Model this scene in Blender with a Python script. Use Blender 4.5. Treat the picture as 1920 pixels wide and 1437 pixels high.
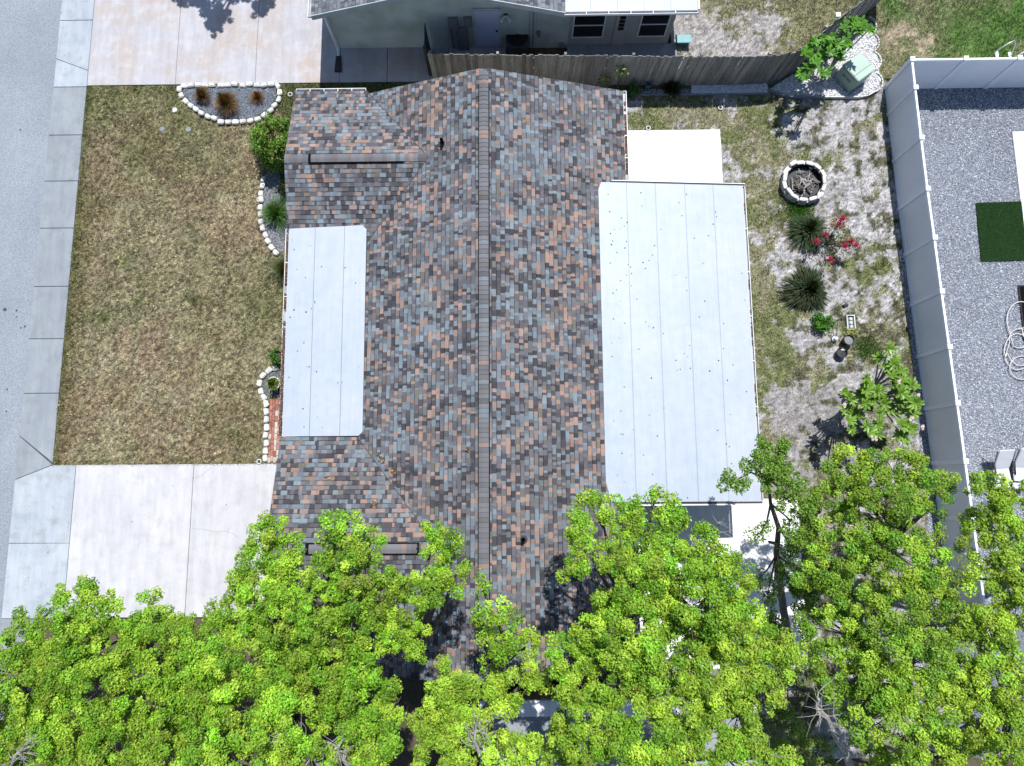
import bpy, bmesh, math, random
import numpy as np
from mathutils import Matrix, Vector

for o in list(bpy.data.objects): bpy.data.objects.remove(o)
rng = np.random.default_rng(7); random.seed(7)
scene = bpy.context.scene
COL = scene.collection

# ------------------------------------------------------------------ camera
FPX, CX, CY, CAMH = 1280.0, 960.0, 718.5, 24.0        # focal length in photo pixels, principal point, drone height
def _axes(nad=(975, 905), vp=(908, -7800)):
    d = np.array([(nad[0]-CX)/FPX, (nad[1]-CY)/FPX, 1.]); d /= np.linalg.norm(d)
    y = np.array([(vp[0]-CX)/FPX, (vp[1]-CY)/FPX, 1.]); y -= d*(y@d); y /= np.linalg.norm(y)
    z = -d; x = np.cross(y, z)
    return np.stack([x, y, z])
RC = _axes()
def U(u, v, z=0.):
    "survey: world x, y of a photo point lying at height z"
    r = RC @ np.array([(u-CX)/FPX, (v-CY)/FPX, 1.]); t = (z-CAMH)/r[2]
    return float(r[0]*t), float(r[1]*t)
def UY(u, v, Y):
    "survey: world x, z of a photo point lying on the upright plane y = Y"
    r = RC @ np.array([(u-CX)/FPX, (v-CY)/FPX, 1.]); t = Y/r[1]
    return float(r[0]*t), float(CAMH + r[2]*t)
cam = bpy.data.cameras.new('camera'); camo = bpy.data.objects.new('camera', cam); COL.objects.link(camo)
cam.sensor_width = 36; cam.lens = 36*FPX/1920; cam.clip_start = 0.1; cam.clip_end = 2000
right, down, fwd = RC[:, 0], RC[:, 1], RC[:, 2]
M = Matrix.Identity(4)
for i in range(3):
    M[i][0] = right[i]; M[i][1] = -down[i]; M[i][2] = -fwd[i]
M[2][3] = CAMH
camo.matrix_world = M
scene.camera = camo

# ------------------------------------------------------------------ light
SUNV = Vector((0.11, 0.49, 1.0)).normalized()        # towards the sun
elev = math.asin(SUNV.z); azim = math.atan2(SUNV.x, SUNV.y)
world = bpy.data.worlds.new('World'); scene.world = world; world.use_nodes = True
wn = world.node_tree; bg = wn.nodes['Background']
sky = wn.nodes.new('ShaderNodeTexSky'); sky.sky_type = 'NISHITA'; sky.sun_disc = False
sky.sun_elevation = elev; sky.sun_rotation = azim; sky.altitude = 10; sky.air_density = 1.0; sky.dust_density = 0.6; sky.ozone_density = 1.5
wn.links.new(sky.outputs[0], bg.inputs[0]); bg.inputs[1].default_value = 0.105
sun = bpy.data.lights.new('sun', 'SUN'); sun.energy = 5.0; sun.angle = math.radians(0.5); sun.color = (1.0, 0.98, 0.95)
suno = bpy.data.objects.new('sun', sun); COL.objects.link(suno)
suno.rotation_euler = SUNV.to_track_quat('Z', 'Y').to_euler(); suno.location = (0, 0, 60)
vs = scene.view_settings; vs.view_transform = 'Standard'; vs.look = 'None'; vs.exposure = 0.56; vs.gamma = 1
vs.use_curve_mapping = False
scene.render.resolution_x = 1024; scene.render.resolution_y = 766
scene.cycles.max_bounces = 6; scene.cycles.transparent_max_bounces = 8

# ------------------------------------------------------------------ helpers: objects
def tag(o, label=None, cat=None, group=None, kind=None):
    if label: o['label'] = label
    if cat: o['category'] = cat
    if group: o['group'] = group
    if kind: o['kind'] = kind
    return o
def adopt(o, parent):
    if parent is not None:
        o.parent = parent
        if parent.type == 'EMPTY': o.matrix_parent_inverse = Matrix.Translation(-parent.location)
def thing(name, loc, label, cat, group=None):
    e = bpy.data.objects.new(name, None); COL.objects.link(e); e.empty_display_size = 0.2
    e.location = loc
    return tag(e, label, cat, group)
def link(name, me, parent=None, loc=None, **k):
    o = bpy.data.objects.new(name, me); COL.objects.link(o)
    adopt(o, parent)
    if loc is not None: o.location = loc
    return tag(o, **k)

def np_mesh(name, V, F, mat, cols=None, smooth=False):
    "V (n,3), F (m,k) or list of such arrays"
    if not isinstance(F, (list, tuple)): F = [F]
    V = np.asarray(V, np.float32)
    F = [np.asarray(f, np.int32) for f in F if len(f)]
    me = bpy.data.meshes.new(name)
    me.vertices.add(len(V)); me.vertices.foreach_set('co', V.ravel())
    nl = sum(f.size for f in F); npoly = sum(len(f) for f in F)
    me.loops.add(nl); me.loops.foreach_set('vertex_index', np.concatenate([f.ravel() for f in F]))
    me.polygons.add(npoly)
    tot = np.concatenate([np.full(len(f), f.shape[1], np.int32) for f in F])
    st = np.concatenate([[0], np.cumsum(tot)[:-1]]).astype(np.int32)
    me.polygons.foreach_set('loop_start', st); me.polygons.foreach_set('loop_total', tot)
    if smooth: me.polygons.foreach_set('use_smooth', np.ones(npoly, bool))
    if cols is not None:
        a = me.color_attributes.new('Col', 'FLOAT_COLOR', 'POINT')
        c = np.ones((len(V), 4), np.float32); c[:, :3] = cols
        a.data.foreach_set('color', c.ravel())
    me.update(calc_edges=True)
    if not smooth: me.shade_flat()
    if mat: me.materials.append(mat)
    return me

class MB:
    "mesh collector: boxes, prisms, tubes"
    def __init__(s): s.v = []; s.f = []; s.c = []
    def add(s, vs_, fs, col=None):
        n = len(s.v); s.v += [tuple(map(float, p)) for p in vs_]
        s.f += [[i+n for i in f] for f in fs]
        s.c += [col or (1, 1, 1)]*len(vs_); return s
    def box(s, x0, x1, y0, y1, z0, z1, col=None):
        x0, x1 = min(x0, x1), max(x0, x1); y0, y1 = min(y0, y1), max(y0, y1); z0, z1 = min(z0, z1), max(z0, z1)
        return s.add([(x0,y0,z0),(x1,y0,z0),(x1,y1,z0),(x0,y1,z0),(x0,y0,z1),(x1,y0,z1),(x1,y1,z1),(x0,y1,z1)],
                     [(0,3,2,1),(4,5,6,7),(0,1,5,4),(1,2,6,5),(2,3,7,6),(3,0,4,7)], col)
    def prism(s, poly, z0, z1, col=None):
        "poly ccw [(x,y)], z0/z1 numbers or functions of x,y"
        f0 = z0 if callable(z0) else (lambda x, y: z0); f1 = z1 if callable(z1) else (lambda x, y: z1)
        n = len(poly)
        vs_ = [(x, y, f0(x, y)) for x, y in poly] + [(x, y, f1(x, y)) for x, y in poly]
        return s.add(vs_, [tuple(range(n))[::-1], tuple(range(n, 2*n))] + [(i, (i+1) % n, n+(i+1) % n, n+i) for i in range(n)], col)
    def obox(s, c, ax, ay, az, col=None):
        "oriented box: centre and three half vectors"
        c, ax, ay, az = map(np.array, (c, ax, ay, az))
        P = [c+a*ax+b*ay+d*az for d in (-1, 1) for b in (-1, 1) for a in (-1, 1)]
        return s.add(P, [(0,2,3,1),(4,5,7,6),(0,1,5,4),(1,3,7,5),(3,2,6,7),(2,0,4,6)], col)
    def tube(s, pts, rad, n=8, col=None, close=False, caps=True):
        pts = [np.array(p, float) for p in pts]; m = len(pts)
        rad = rad if hasattr(rad, '__len__') else [rad]*m
        rings = []; up = np.array([0.13, 0.31, 1.0])
        for i in range(m):
            a = pts[(i-1) % m] if close else pts[max(i-1, 0)]; b = pts[(i+1) % m] if close else pts[min(i+1, m-1)]
            t = b-a; t = t/(np.linalg.norm(t)+1e-9)
            q = np.cross(t, up)
            if np.linalg.norm(q) < 1e-3: q = np.cross(t, np.array([1., 0, 0]))
            q /= np.linalg.norm(q); w = np.cross(t, q)
            rings.append([pts[i]+rad[i]*(math.cos(2*math.pi*k/n)*q+math.sin(2*math.pi*k/n)*w) for k in range(n)])
        vs_ = [p for r in rings for p in r]; fs = []
        for i in range(m if close else m-1):
            j = (i+1) % m
            for k in range(n): fs.append((i*n+k, i*n+(k+1) % n, j*n+(k+1) % n, j*n+k))
        if not close and caps: fs += [tuple(range(n))[::-1], tuple((m-1)*n+k for k in range(n))]
        return s.add(vs_, fs, col)
    def lathe(s, prof, c=(0, 0, 0), n=20, col=None):
        "prof [(r,z)]"
        vs_ = [(c[0]+r*math.cos(2*math.pi*k/n), c[1]+r*math.sin(2*math.pi*k/n), c[2]+z) for r, z in prof for k in range(n)]
        fs = [(i*n+k, i*n+(k+1) % n, (i+1)*n+(k+1) % n, (i+1)*n+k) for i in range(len(prof)-1) for k in range(n)]
        return s.add(vs_, fs, col)
    def mesh(s, name, mat, bevel=0, smooth=False, cols=False):
        me = bpy.data.meshes.new(name); me.from_pydata(s.v, [], s.f)
        if cols:
            a = me.color_attributes.new('Col', 'FLOAT_COLOR', 'POINT')
            c = np.ones((len(s.v), 4), np.float32); c[:, :3] = s.c; a.data.foreach_set('color', c.ravel())
        if bevel:
            bm = bmesh.new(); bm.from_mesh(me)
            es = [e for e in bm.edges if len(e.link_faces) == 2 and e.calc_face_angle(0) > 0.6]
            bmesh.ops.bevel(bm, geom=es, offset=bevel, segments=2, affect='EDGES', clamp_overlap=True)
            bm.to_mesh(me); bm.free()
        if smooth:
            for p in me.polygons: p.use_smooth = True
        me.materials.append(mat); me.update(); return me
    def obj(s, name, mat, parent=None, bevel=0, smooth=False, cols=False, **k):
        return link(name, s.mesh(name, mat, bevel, smooth, cols), parent, **k)

# ------------------------------------------------------------------ helpers: noise in python (for growth maps)
def vnoise(x, y, seed=0):
    x = np.asarray(x, float); y = np.asarray(y, float)
    xi = np.floor(x).astype(np.int64); yi = np.floor(y).astype(np.int64); fx = x-xi; fy = y-yi
    fx = fx*fx*(3-2*fx); fy = fy*fy*(3-2*fy)
    def h(a, b):
        n = (a*374761393 + b*668265263 + seed*1442695041) & 0xffffffff
        n = ((n ^ (n >> 13))*1274126177) & 0xffffffff
        return ((n ^ (n >> 16)) & 0xffff)/65535.
    return (h(xi, yi)*(1-fx)+h(xi+1, yi)*fx)*(1-fy)+(h(xi, yi+1)*(1-fx)+h(xi+1, yi+1)*fx)*fy
def fbm(x, y, s=1., oct=4, seed=0):
    t = 0; a = .5; n = 0
    for i in range(oct):
        t = t+a*vnoise(np.asarray(x)/s, np.asarray(y)/s, seed+i*17); n += a; a *= .55; s *= .48
    return t/n
def smooth(a, b, x): t = np.clip((x-a)/(b-a), 0, 1); return t*t*(3-2*t)

# ------------------------------------------------------------------ helpers: materials
def nodemat(name):
    m = bpy.data.materials.new(name); m.use_nodes = True
    nt = m.node_tree; b = nt.nodes['Principled BSDF']
    return m, nt, b
def N(nt, typ, **k):
    n = nt.nodes.new(typ)
    for a, v in k.items():
        if a.startswith('i_'):
            key = a[2:]; n.inputs[int(key) if key.isdigit() else key.replace('_', ' ')].default_value = v
        else: setattr(n, a, v)
    return n
def rgba(c): return (c[0], c[1], c[2], 1)
def noise(nt, co, scale, detail=4, rough=.55): 
    n = N(nt, 'ShaderNodeTexNoise', i_Scale=scale, i_Detail=detail, i_Roughness=rough); nt.links.new(co, n.inputs['Vector']); return n.outputs['Fac']
def ramp(nt, fac, stops):
    r = N(nt, 'ShaderNodeValToRGB'); e = r.color_ramp.elements
    while len(e) < len(stops): e.new(0.5)
    for i, (p, c) in enumerate(stops): e[i].position = p; e[i].color = rgba(c) if hasattr(c, '__len__') else (c, c, c, 1)
    nt.links.new(fac, r.inputs[0]); return r.outputs[0]
def mix(nt, fac, a, b, mode='MIX'):
    m = N(nt, 'ShaderNodeMix', data_type='RGBA', blend_type=mode)
    for s, i in ((fac, 0), (a, 6), (b, 7)):
        if hasattr(s, 'is_output'): nt.links.new(s, m.inputs[i])
        else: m.inputs[i].default_value = s if i == 0 else rgba(s)
    return m.outputs[2]
def bump(nt, b, h, strength=.4, dist=.01):
    n = N(nt, 'ShaderNodeBump', i_Strength=strength, i_Distance=dist); nt.links.new(h, n.inputs['Height']); nt.links.new(n.outputs[0], b.inputs['Normal'])
def wpos(nt): return N(nt, 'ShaderNodeNewGeometry').outputs['Position']
def surf(name, col, rough=.8, var=.25, scale=3., fine=60., finevar=.15, col2=None, spec=.3, bstr=.3, bdist=.004, objvar=0., metallic=0., stretch=None):
    "painted or mineral surface with cloudy colour change, grain and fine relief"
    m, nt, b = nodemat(name)
    co = wpos(nt)
    if stretch:
        mp = N(nt, 'ShaderNodeMapping'); mp.inputs['Scale'].default_value = stretch; nt.links.new(co, mp.inputs[0]); co = mp.outputs[0]
    n1 = noise(nt, co, scale, 5); n2 = noise(nt, co, fine, 3)
    c2 = col2 or tuple(x*(1-var) for x in col)
    c = mix(nt, ramp(nt, n1, [(.35, 0), (.65, 1)]), col, c2)
    c = mix(nt, 1.0, c, ramp(nt, n2, [(.25, 1-finevar), (.75, 1+finevar*.5)]), 'MULTIPLY')
    if objvar:
        oi = N(nt, 'ShaderNodeObjectInfo').outputs['Random']
        c = mix(nt, 1.0, c, ramp(nt, oi, [(0, 1-objvar), (1, 1)]), 'MULTIPLY')
    nt.links.new(c, b.inputs['Base Color'])
    b.inputs['Roughness'].default_value = rough; b.inputs['Specular IOR Level'].default_value = spec; b.inputs['Metallic'].default_value = metallic
    if bstr: bump(nt, b, n2, bstr, bdist)
    return m
def attr_mat(name, rough=.8, spec=.25, fine=80., finevar=.2, trans=0., bstr=.2, bdist=.003, mid=0, midvar=0., transcol=(1.3, 1.25, .5)):
    "colour comes from each piece's own colour; grain on top; leaves let light through"
    m, nt, b = nodemat(name); co = wpos(nt)
    a = N(nt, 'ShaderNodeAttribute', attribute_name='Col').outputs['Color']
    n2 = noise(nt, co, fine, 3)
    c = mix(nt, 1.0, a, ramp(nt, n2, [(.25, 1-finevar), (.75, 1+finevar*.6)]), 'MULTIPLY')
    if mid:
        n3 = noise(nt, co, mid, 3)
        c = mix(nt, 1.0, c, ramp(nt, n3, [(.3, 1-midvar), (.7, 1+midvar*.5)]), 'MULTIPLY')
    nt.links.new(c, b.inputs['Base Color'])
    b.inputs['Roughness'].default_value = rough; b.inputs['Specular IOR Level'].default_value = spec
    if bstr: bump(nt, b, n2, bstr, bdist)
    if trans:
        t = N(nt, 'ShaderNodeBsdfTranslucent'); tc = mix(nt, 1.0, c, transcol, 'MULTIPLY'); nt.links.new(tc, t.inputs[0])
        s = N(nt, 'ShaderNodeMixShader', i_0=trans); nt.links.new(b.outputs[0], s.inputs[1]); nt.links.new(t.outputs[0], s.inputs[2])
        nt.links.new(s.outputs[0], nt.nodes['Material Output'].inputs['Surface'])
    return m
def slab_mat(name, base, stains, rough=.85, speck=0.0, objvar=.08):
    "weathered concrete: broad stains, streaks, pitting, slab to slab difference"
    m, nt, b = nodemat(name); co = wpos(nt)
    n1 = noise(nt, co, .55, 6, .62); n2 = noise(nt, co, 2.1, 6, .65); n3 = noise(nt, co, 45, 3)
    c = mix(nt, ramp(nt, n1, [(.40, 0), (.62, 1)]), base, stains[0])
    c = mix(nt, ramp(nt, n2, [(.48, 0), (.68, .75)]), c, stains[1])
    c = mix(nt, 1.0, c, ramp(nt, n3, [(.3, .88), (.7, 1.05)]), 'MULTIPLY')
    mp = N(nt, 'ShaderNodeMapping'); mp.inputs['Scale'].default_value = (3.2, .5, 1); nt.links.new(co, mp.inputs[0])
    n4 = noise(nt, mp.outputs[0], 1.2, 5, .6); c = mix(nt, 1.0, c, ramp(nt, n4, [(.35, .9), (.6, 1.03)]), 'MULTIPLY')
    if speck:
        vo = N(nt, 'ShaderNodeTexVoronoi', i_Scale=1.4); nt.links.new(co, vo.inputs['Vector'])
        c = mix(nt, ramp(nt, vo.outputs['Distance'], [(.03, speck), (.05, 0)]), c, (.03, .03, .03))
    oi = N(nt, 'ShaderNodeObjectInfo').outputs['Random']
    c = mix(nt, 1.0, c, ramp(nt, oi, [(0, 1-objvar), (1, 1)]), 'MULTIPLY')
    nt.links.new(c, b.inputs['Base Color']); b.inputs['Roughness'].default_value = rough; b.inputs['Specular IOR Level'].default_value = .25
    bump(nt, b, n3, .25, .003)
    return m

MAT = dict(
    asphalt=surf('asphalt', (.19, .213, .245), .9, scale=.35, col2=(.225, .248, .28), fine=24, finevar=.4, bstr=.8, bdist=.01),
    walk=slab_mat('sidewalk_concrete', (.205, .225, .25), ((.235, .26, .28), (.18, .197, .215)), objvar=.10),
    apron=slab_mat('apron_concrete', (.30, .335, .375), ((.34, .37, .40), (.24, .265, .285)), speck=.5),
    drive_n=slab_mat('stained_concrete', (.335, .335, .36), ((.335, .29, .265), (.385, .39, .415)), objvar=.04),
    drive_s=slab_mat('pale_concrete', (.39, .387, .408), ((.43, .428, .438), (.345, .343, .36)), speck=.4, objvar=.04),
    patio=slab_mat('patio_concrete', (.72, .72, .72), ((.68, .69, .73), (.74, .73, .70)), speck=.6, objvar=.02),
    shingle=attr_mat('asphalt_shingle', .92, .15, fine=220, finevar=.35, bstr=.5, bdist=.002, mid=1.3, midvar=.16),
    deck=surf('roof_felt', (.05, .05, .055), .95), flashing=surf('dull_flashing', (.06, .06, .065), .8),
    panel=None,
    white_metal=surf('white_painted_metal', (.62, .63, .65), .45, var=.15, scale=2, fine=30, finevar=.1, bstr=0),
    gutter_in=surf('gutter_grey', (.32, .33, .35), .6, var=.3, scale=3, bstr=0),
    fascia=surf('blue_grey_fascia', (.36, .42, .45), .6, var=.15, bstr=0),
    wall=surf('stucco_cream', (.5, .48, .42), .9, var=.12, scale=1.2, fine=90, bstr=.5),
    wall_n=surf('stucco_green', (.46, .53, .52), .9, scale=1.1, col2=(.33, .385, .37), fine=90, bstr=.5),
    wall_p=surf('porch_siding', (.33, .35, .34), .8, var=.1, scale=1.2, fine=90, bstr=.1),
    wood=surf('weathered_wood', (.35, .34, .325), .95, scale=9, col2=(.22, .213, .20), fine=60, finevar=.4, stretch=(1, 1, .12), objvar=.45, bstr=.4),
    vinyl=surf('white_vinyl', (.80, .84, .90), .42, var=.06, scale=1.0, fine=25, finevar=.05, bstr=0, spec=.4),
    leaf=attr_mat('leaf', .5, .3, fine=40, finevar=.15, trans=.33, bstr=0),
    glossy_leaf=attr_mat('glossy_leaf', .42, .35, fine=40, finevar=.15, trans=.25, bstr=0),
    petal=attr_mat('petal', .6, .2, fine=40, finevar=.1, trans=.3, bstr=0, transcol=(1, 1, 1)),
    grass=attr_mat('grass_blade', .8, .1, fine=30, finevar=.15, trans=.2, bstr=0),
    soil=attr_mat('sand_and_thatch', .95, .1, fine=17, finevar=.5, bstr=.6, bdist=.02, mid=6, midvar=.2),
    gravel=attr_mat('gravel_stone', .8, .3, fine=120, finevar=.2),
    bark=surf('bark', (.16, .14, .115), .95, scale=6, col2=(.09, .08, .065), fine=40, finevar=.4, bstr=.8, bdist=.01),
    deadwood=surf('bleached_deadwood', (.34, .32, .30), .9, scale=6, var=.4, fine=50, finevar=.3),
    edging=surf('white_painted_block', (.62, .62, .61), .85, scale=9, col2=(.47, .46, .44), fine=60, finevar=.2, objvar=.25),
    firestone=surf('sooty_pale_block', (.66, .65, .63), .9, scale=7, col2=(.48, .46, .44), fine=60, finevar=.25, objvar=.2),
    black=surf('black_plastic', (.012, .012, .014), .5, var=.2, bstr=0),
    dark=surf('dark_grey', (.05, .05, .055), .7, var=.3, bstr=.1),
    teal=surf('teal_glazed', (.035, .2, .22), .4, var=.2, bstr=0),
    utility=surf('utility_green', (.30, .40, .34), .55, var=.1, scale=2, fine=40, finevar=.08, bstr=0),
    brick=surf('red_brick', (.33, .12, .09), .9, scale=5, col2=(.42, .20, .16), fine=60, finevar=.3, objvar=.35),
    pale_brick=surf('worn_pale_brick', (.52, .44, .40), .9, scale=5, var=.2, fine=60, finevar=.3, objvar=.2),
    glass=None,
    door=surf('door_paint', (.42, .47, .62), .5, var=.06, bstr=0),
    grey_box=surf('grey_meter_box', (.17, .18, .18), .6, var=.2, bstr=0),
    turf=surf('artificial_turf', (.018, .055, .016), .9, var=.3, scale=6, fine=160, finevar=.6, bstr=.8, bdist=.01),
    soil_dark=surf('leaf_litter', (.10, .075, .055), .95, scale=2.2, col2=(.06, .06, .03), fine=30, finevar=.5, bstr=.8, bdist=.02),
    rope=surf('pale_hose', (.55, .53, .52), .5, var=.15, bstr=0),
    cloth=surf('pale_sling_cloth', (.50, .52, .55), .8, var=.1, scale=4, fine=150, bstr=.2),
    chrome=surf('pale_steel', (.55, .58, .60), .3, metallic=.6, bstr=0),
    vent_black=surf('matt_black_vent', (.008, .008, .009), 1.0, spec=.03, bstr=0),
)
def panel_mat():
    "white roof panels: sun-bleached paint, faint water marks, bits of leaf and bird spots"
    m, nt, b = nodemat('white_roof_panel'); co = wpos(nt)
    n1 = noise(nt, co, .5, 5, .6); n2 = noise(nt, co, 3.5, 4, .6)
    c = mix(nt, ramp(nt, n1, [(.36, 0), (.64, 1)]), (.285, .33, .395), (.325, .355, .40))
    c = mix(nt, 1.0, c, ramp(nt, n2, [(.3, .94), (.7, 1.03)]), 'MULTIPLY')
    mp = N(nt, 'ShaderNodeMapping'); mp.inputs['Scale'].default_value = (6, .35, 1); nt.links.new(co, mp.inputs[0])
    c = mix(nt, 1.0, c, ramp(nt, noise(nt, mp.outputs[0], 1.6, 6, .65), [(.32, .95), (.6, 1.015)]), 'MULTIPLY')
    for sc, r0, r1, gate in ((1.6, .018, .032, .45), (4.2, .04, .06, .40)):
        vo = N(nt, 'ShaderNodeTexVoronoi', i_Scale=sc, i_Randomness=1.0); nt.links.new(co, vo.inputs['Vector'])
        dots = ramp(nt, vo.outputs['Distance'], [(r0, 1), (r1, 0)])
        sep = N(nt, 'ShaderNodeSeparateColor'); nt.links.new(vo.outputs['Color'], sep.inputs[0])
        on = ramp(nt, sep.outputs[0], [(gate, 0), (gate+.02, .75)])
        mm = N(nt, 'ShaderNodeMath', operation='MULTIPLY'); nt.links.new(dots, mm.inputs[0]); nt.links.new(on, mm.inputs[1])
        c = mix(nt, mm.outputs[0], c, (.07, .06, .055))
    nt.links.new(c, b.inputs['Base Color']); b.inputs['Roughness'].default_value = .5; b.inputs['Specular IOR Level'].default_value = .35
    return m
MAT['panel'] = panel_mat()
def vinyl_mat():
    m = surf('white_vinyl', (.84, .87, .92), .42, var=.07, scale=1.2, fine=25, finevar=.06, bstr=0, spec=.4, stretch=(1, 1, .4)); nt = m.node_tree; b = nt.nodes['Principled BSDF']
    t = N(nt, 'ShaderNodeBsdfTranslucent'); t.inputs[0].default_value = (.8, .85, .95, 1)
    x = N(nt, 'ShaderNodeMixShader', i_0=.14); nt.links.new(b.outputs[0], x.inputs[1]); nt.links.new(t.outputs[0], x.inputs[2]); nt.links.new(x.outputs[0], nt.nodes['Material Output'].inputs['Surface'])
    return m
MAT['vinyl'] = vinyl_mat()
def glass_mat():
    m, nt, b = nodemat('dark_window_glass'); b.inputs['Base Color'].default_value = (.006, .007, .008, 1); b.inputs['Roughness'].default_value = .08
    b.inputs['Specular IOR Level'].default_value = .5; return m
MAT['glass'] = glass_mat()

# ================================================================== SETTING
def patch(name, x0, x1, y0, y1, step, z, colfn, mat, hgt=0.0, mask=None, **k):
    nx = int((x1-x0)/step)+1; ny = int((y1-y0)/step)+1
    X, Y = np.meshgrid(np.linspace(x0, x1, nx), np.linspace(y0, y1, ny), indexing='ij')
    X = X.ravel(); Y = Y.ravel()
    Z = z+hgt*(fbm(X, Y, .5, 3, 91)-.5)
    i, j = np.meshgrid(np.arange(nx-1), np.arange(ny-1), indexing='ij'); a = (i*ny+j).ravel()
    F = np.stack([a, a+ny, a+ny+1, a+1], 1)
    if mask is not None:
        cx = X[F].mean(1); cy = Y[F].mean(1); F = F[mask(cx, cy)]
    return link(name, np_mesh(name, np.stack([X, Y, Z], 1), F, mat, colfn(X, Y), smooth=True), **k)
def blades(name, n, x0, x1, y0, y1, z, dens, colfn, length=.07, width=.016, lean=.9, jit=.35, parent=None, **k):
    x = rng.uniform(x0, x1, n); y = rng.uniform(y0, y1, n)
    keep = rng.random(n) < dens(x, y); x = x[keep]; y = y[keep]; n = len(x)
    th = rng.uniform(0, 2*np.pi, n); L = length*rng.uniform(.6, 1.4, n); w = width*rng.uniform(.6, 1.3, n)
    tilt = rng.uniform(.25, 1, n)*lean
    dx = np.cos(th); dy = np.sin(th)
    b = np.stack([x, y, np.full(n, z)], 1)
    side = np.stack([-dy*w, dx*w, np.zeros(n)], 1)*.5
    tip = b+np.stack([dx*L*np.sin(tilt), dy*L*np.sin(tilt), L*np.cos(tilt)], 1)
    V = np.stack([b-side, b+side, tip], 1).reshape(-1, 3)
    c = colfn(x, y)*np.exp(rng.normal(0, jit, (n, 1)))
    return link(name, np_mesh(name, V, np.arange(3*n).reshape(-1, 3), MAT['grass'], np.repeat(c, 3, 0)), parent, **k)

g = MB(); g.box(-300, 300, -300, 300, -.5, -.08)
g.obj('ground', MAT['soil_dark'], kind='structure', label='leaf-littered brown ground around the lots')
r = MB(); r.box(-27, -17.72, -120, 140, -.3, -.03)
r.obj('road', MAT['asphalt'], kind='structure', label='pale grey asphalt street along the sidewalk')
spots = MB()
for u, v, s in ((37, 243, .05), (30, 582, .05), (8, 580, .08), (30, 594, .035), (38, 615, .035), (46, 612, .05), (12, 730, .04), (11, 772, .04)):
    x, y = U(u, v); poly = [(x+s*random.uniform(.6, 1.1)*math.cos(t), y+s*random.uniform(.6, 1.1)*math.sin(t)) for t in np.linspace(0, 2*math.pi, 9)[:-1]]
    spots.prism(poly, -.03, -.026)
spots.obj('tar_spots', MAT['dark'], bpy.data.objects['road'], kind='stuff')

def slabs(parent, mat, rects, z0=-.08, z1=.05, gap=.012):
    for poly in rects:
        c = np.mean(poly, 0); p = [tuple(c+(np.array(q)-c)*(1-gap/max(.3, np.linalg.norm(np.array(q)-c)))) for q in poly]
        b = MB(); b.prism(p, z0, z1); b.obj('slab', mat, parent, bevel=.008)
def rect(x0, x1, y0, y1): return [(x0, y0), (x1, y0), (x1, y1), (x0, y1)]
# sidewalk: slabs between street and lawn
j = MB(); j.box(-17.70, -16.42, -15.5, 30, -.2, .02); sw = j.obj('sidewalk', MAT['dark'], kind='structure', label='concrete sidewalk of square slabs between street and lawn')
XA, XB = -17.70, -16.41
ys = [U(100, v)[1] for v in (165, 255, 341, 429, 538, 636, 738)]
slabs(sw, MAT['walk'], [rect(XA, XB, b_, a_) for a_, b_ in zip(ys[:-1], ys[1:])])
p1, p2, p3, p4 = U(40, 817), U(97, 871), U(30, 900), U(75, 850)
slabs(sw, MAT['walk'], [[(XA, p1[1]), (XB, p2[1]+.05), (XB, ys[-1]), (XA, ys[-1])]])
slabs(sw, MAT['walk'], [[(XA, p3[1]), (XB, p2[1]-.02), (XA, p1[1]-.01)]])
yn = [U(140, v)[1] for v in (165, 40)]
slabs(sw, MAT['apron'], [[(XA, ys[0]), (XB, ys[0]), (XB, U(167, 134)[1]), (XA, U(122, 112)[1])], [(XA, U(122, 112)[1]), (XB, U(167, 134)[1]), (XB, yn[1]), (XA, yn[1])]])
slabs(sw, MAT['apron'], [rect(XA, XB, yn[1]+1.9*i, yn[1]+1.9*(i+1)) for i in range(6)])
XC = U(144, 875)[0]; y0 = p2[1]-.02
ja = MB(); ja.box(-17.69, XC, -4.4, y0-.3, -.2, .018); ja.obj('joint_bed', MAT['dark'], sw)
slabs(sw, MAT['apron'], [[(XA, p3[1]), (XA, U(20, 1019)[1]), (XC, U(130, 1019)[1]), (XC, y0), (XB, y0)]])
slabs(sw, MAT['apron'], [rect(XA, XC, U(20, 1160)[1], U(20, 1019)[1])])
slabs(sw, MAT['walk'], [rect(XA, XB, U(20, 1160)[1]-1.9*(i+1), U(20, 1160)[1]-1.9*i) for i in range(6)])
# driveways
YN = 15.08
xs = [XB] + [U(u, 100)[0] for u in (334, 482)] + [U(637, 150)[0], U(726, 150)[0], U(840, 150)[0], U(960, 150)[0]]
d = MB(); d.box(XB, xs[-1], YN, 40, -.2, .016); dn = d.obj('driveway', MAT['dark'], kind='structure', label='stained tan concrete driveway beside the green-walled house')
slabs(dn, MAT['drive_n'], [rect(a_, b_, YN, 22) for a_, b_ in zip(xs[:3], xs[1:4])] + [rect(a_, b_, YN, 16.6) for a_, b_ in zip(xs[3:-1], xs[4:])] + [rect(a_, b_, 22.0, 30) for a_, b_ in zip(xs[:3], xs[1:4])])
YS0, YS1 = U(300, 1158)[1], y0
xs = [XC, U(357, 1000)[0], -8.9, -7.2]
d = MB(); d.box(XC, -7.2, YS0, YS1, -.2, .014); ds = d.obj('driveway', MAT['dark'], kind='structure', label='clean pale concrete driveway below the front lawn')
slabs(ds, MAT['drive_s'], [rect(xs[0], xs[1], YS0, YS1), rect(xs[1], xs[3], YS0, YS1)])
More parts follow.
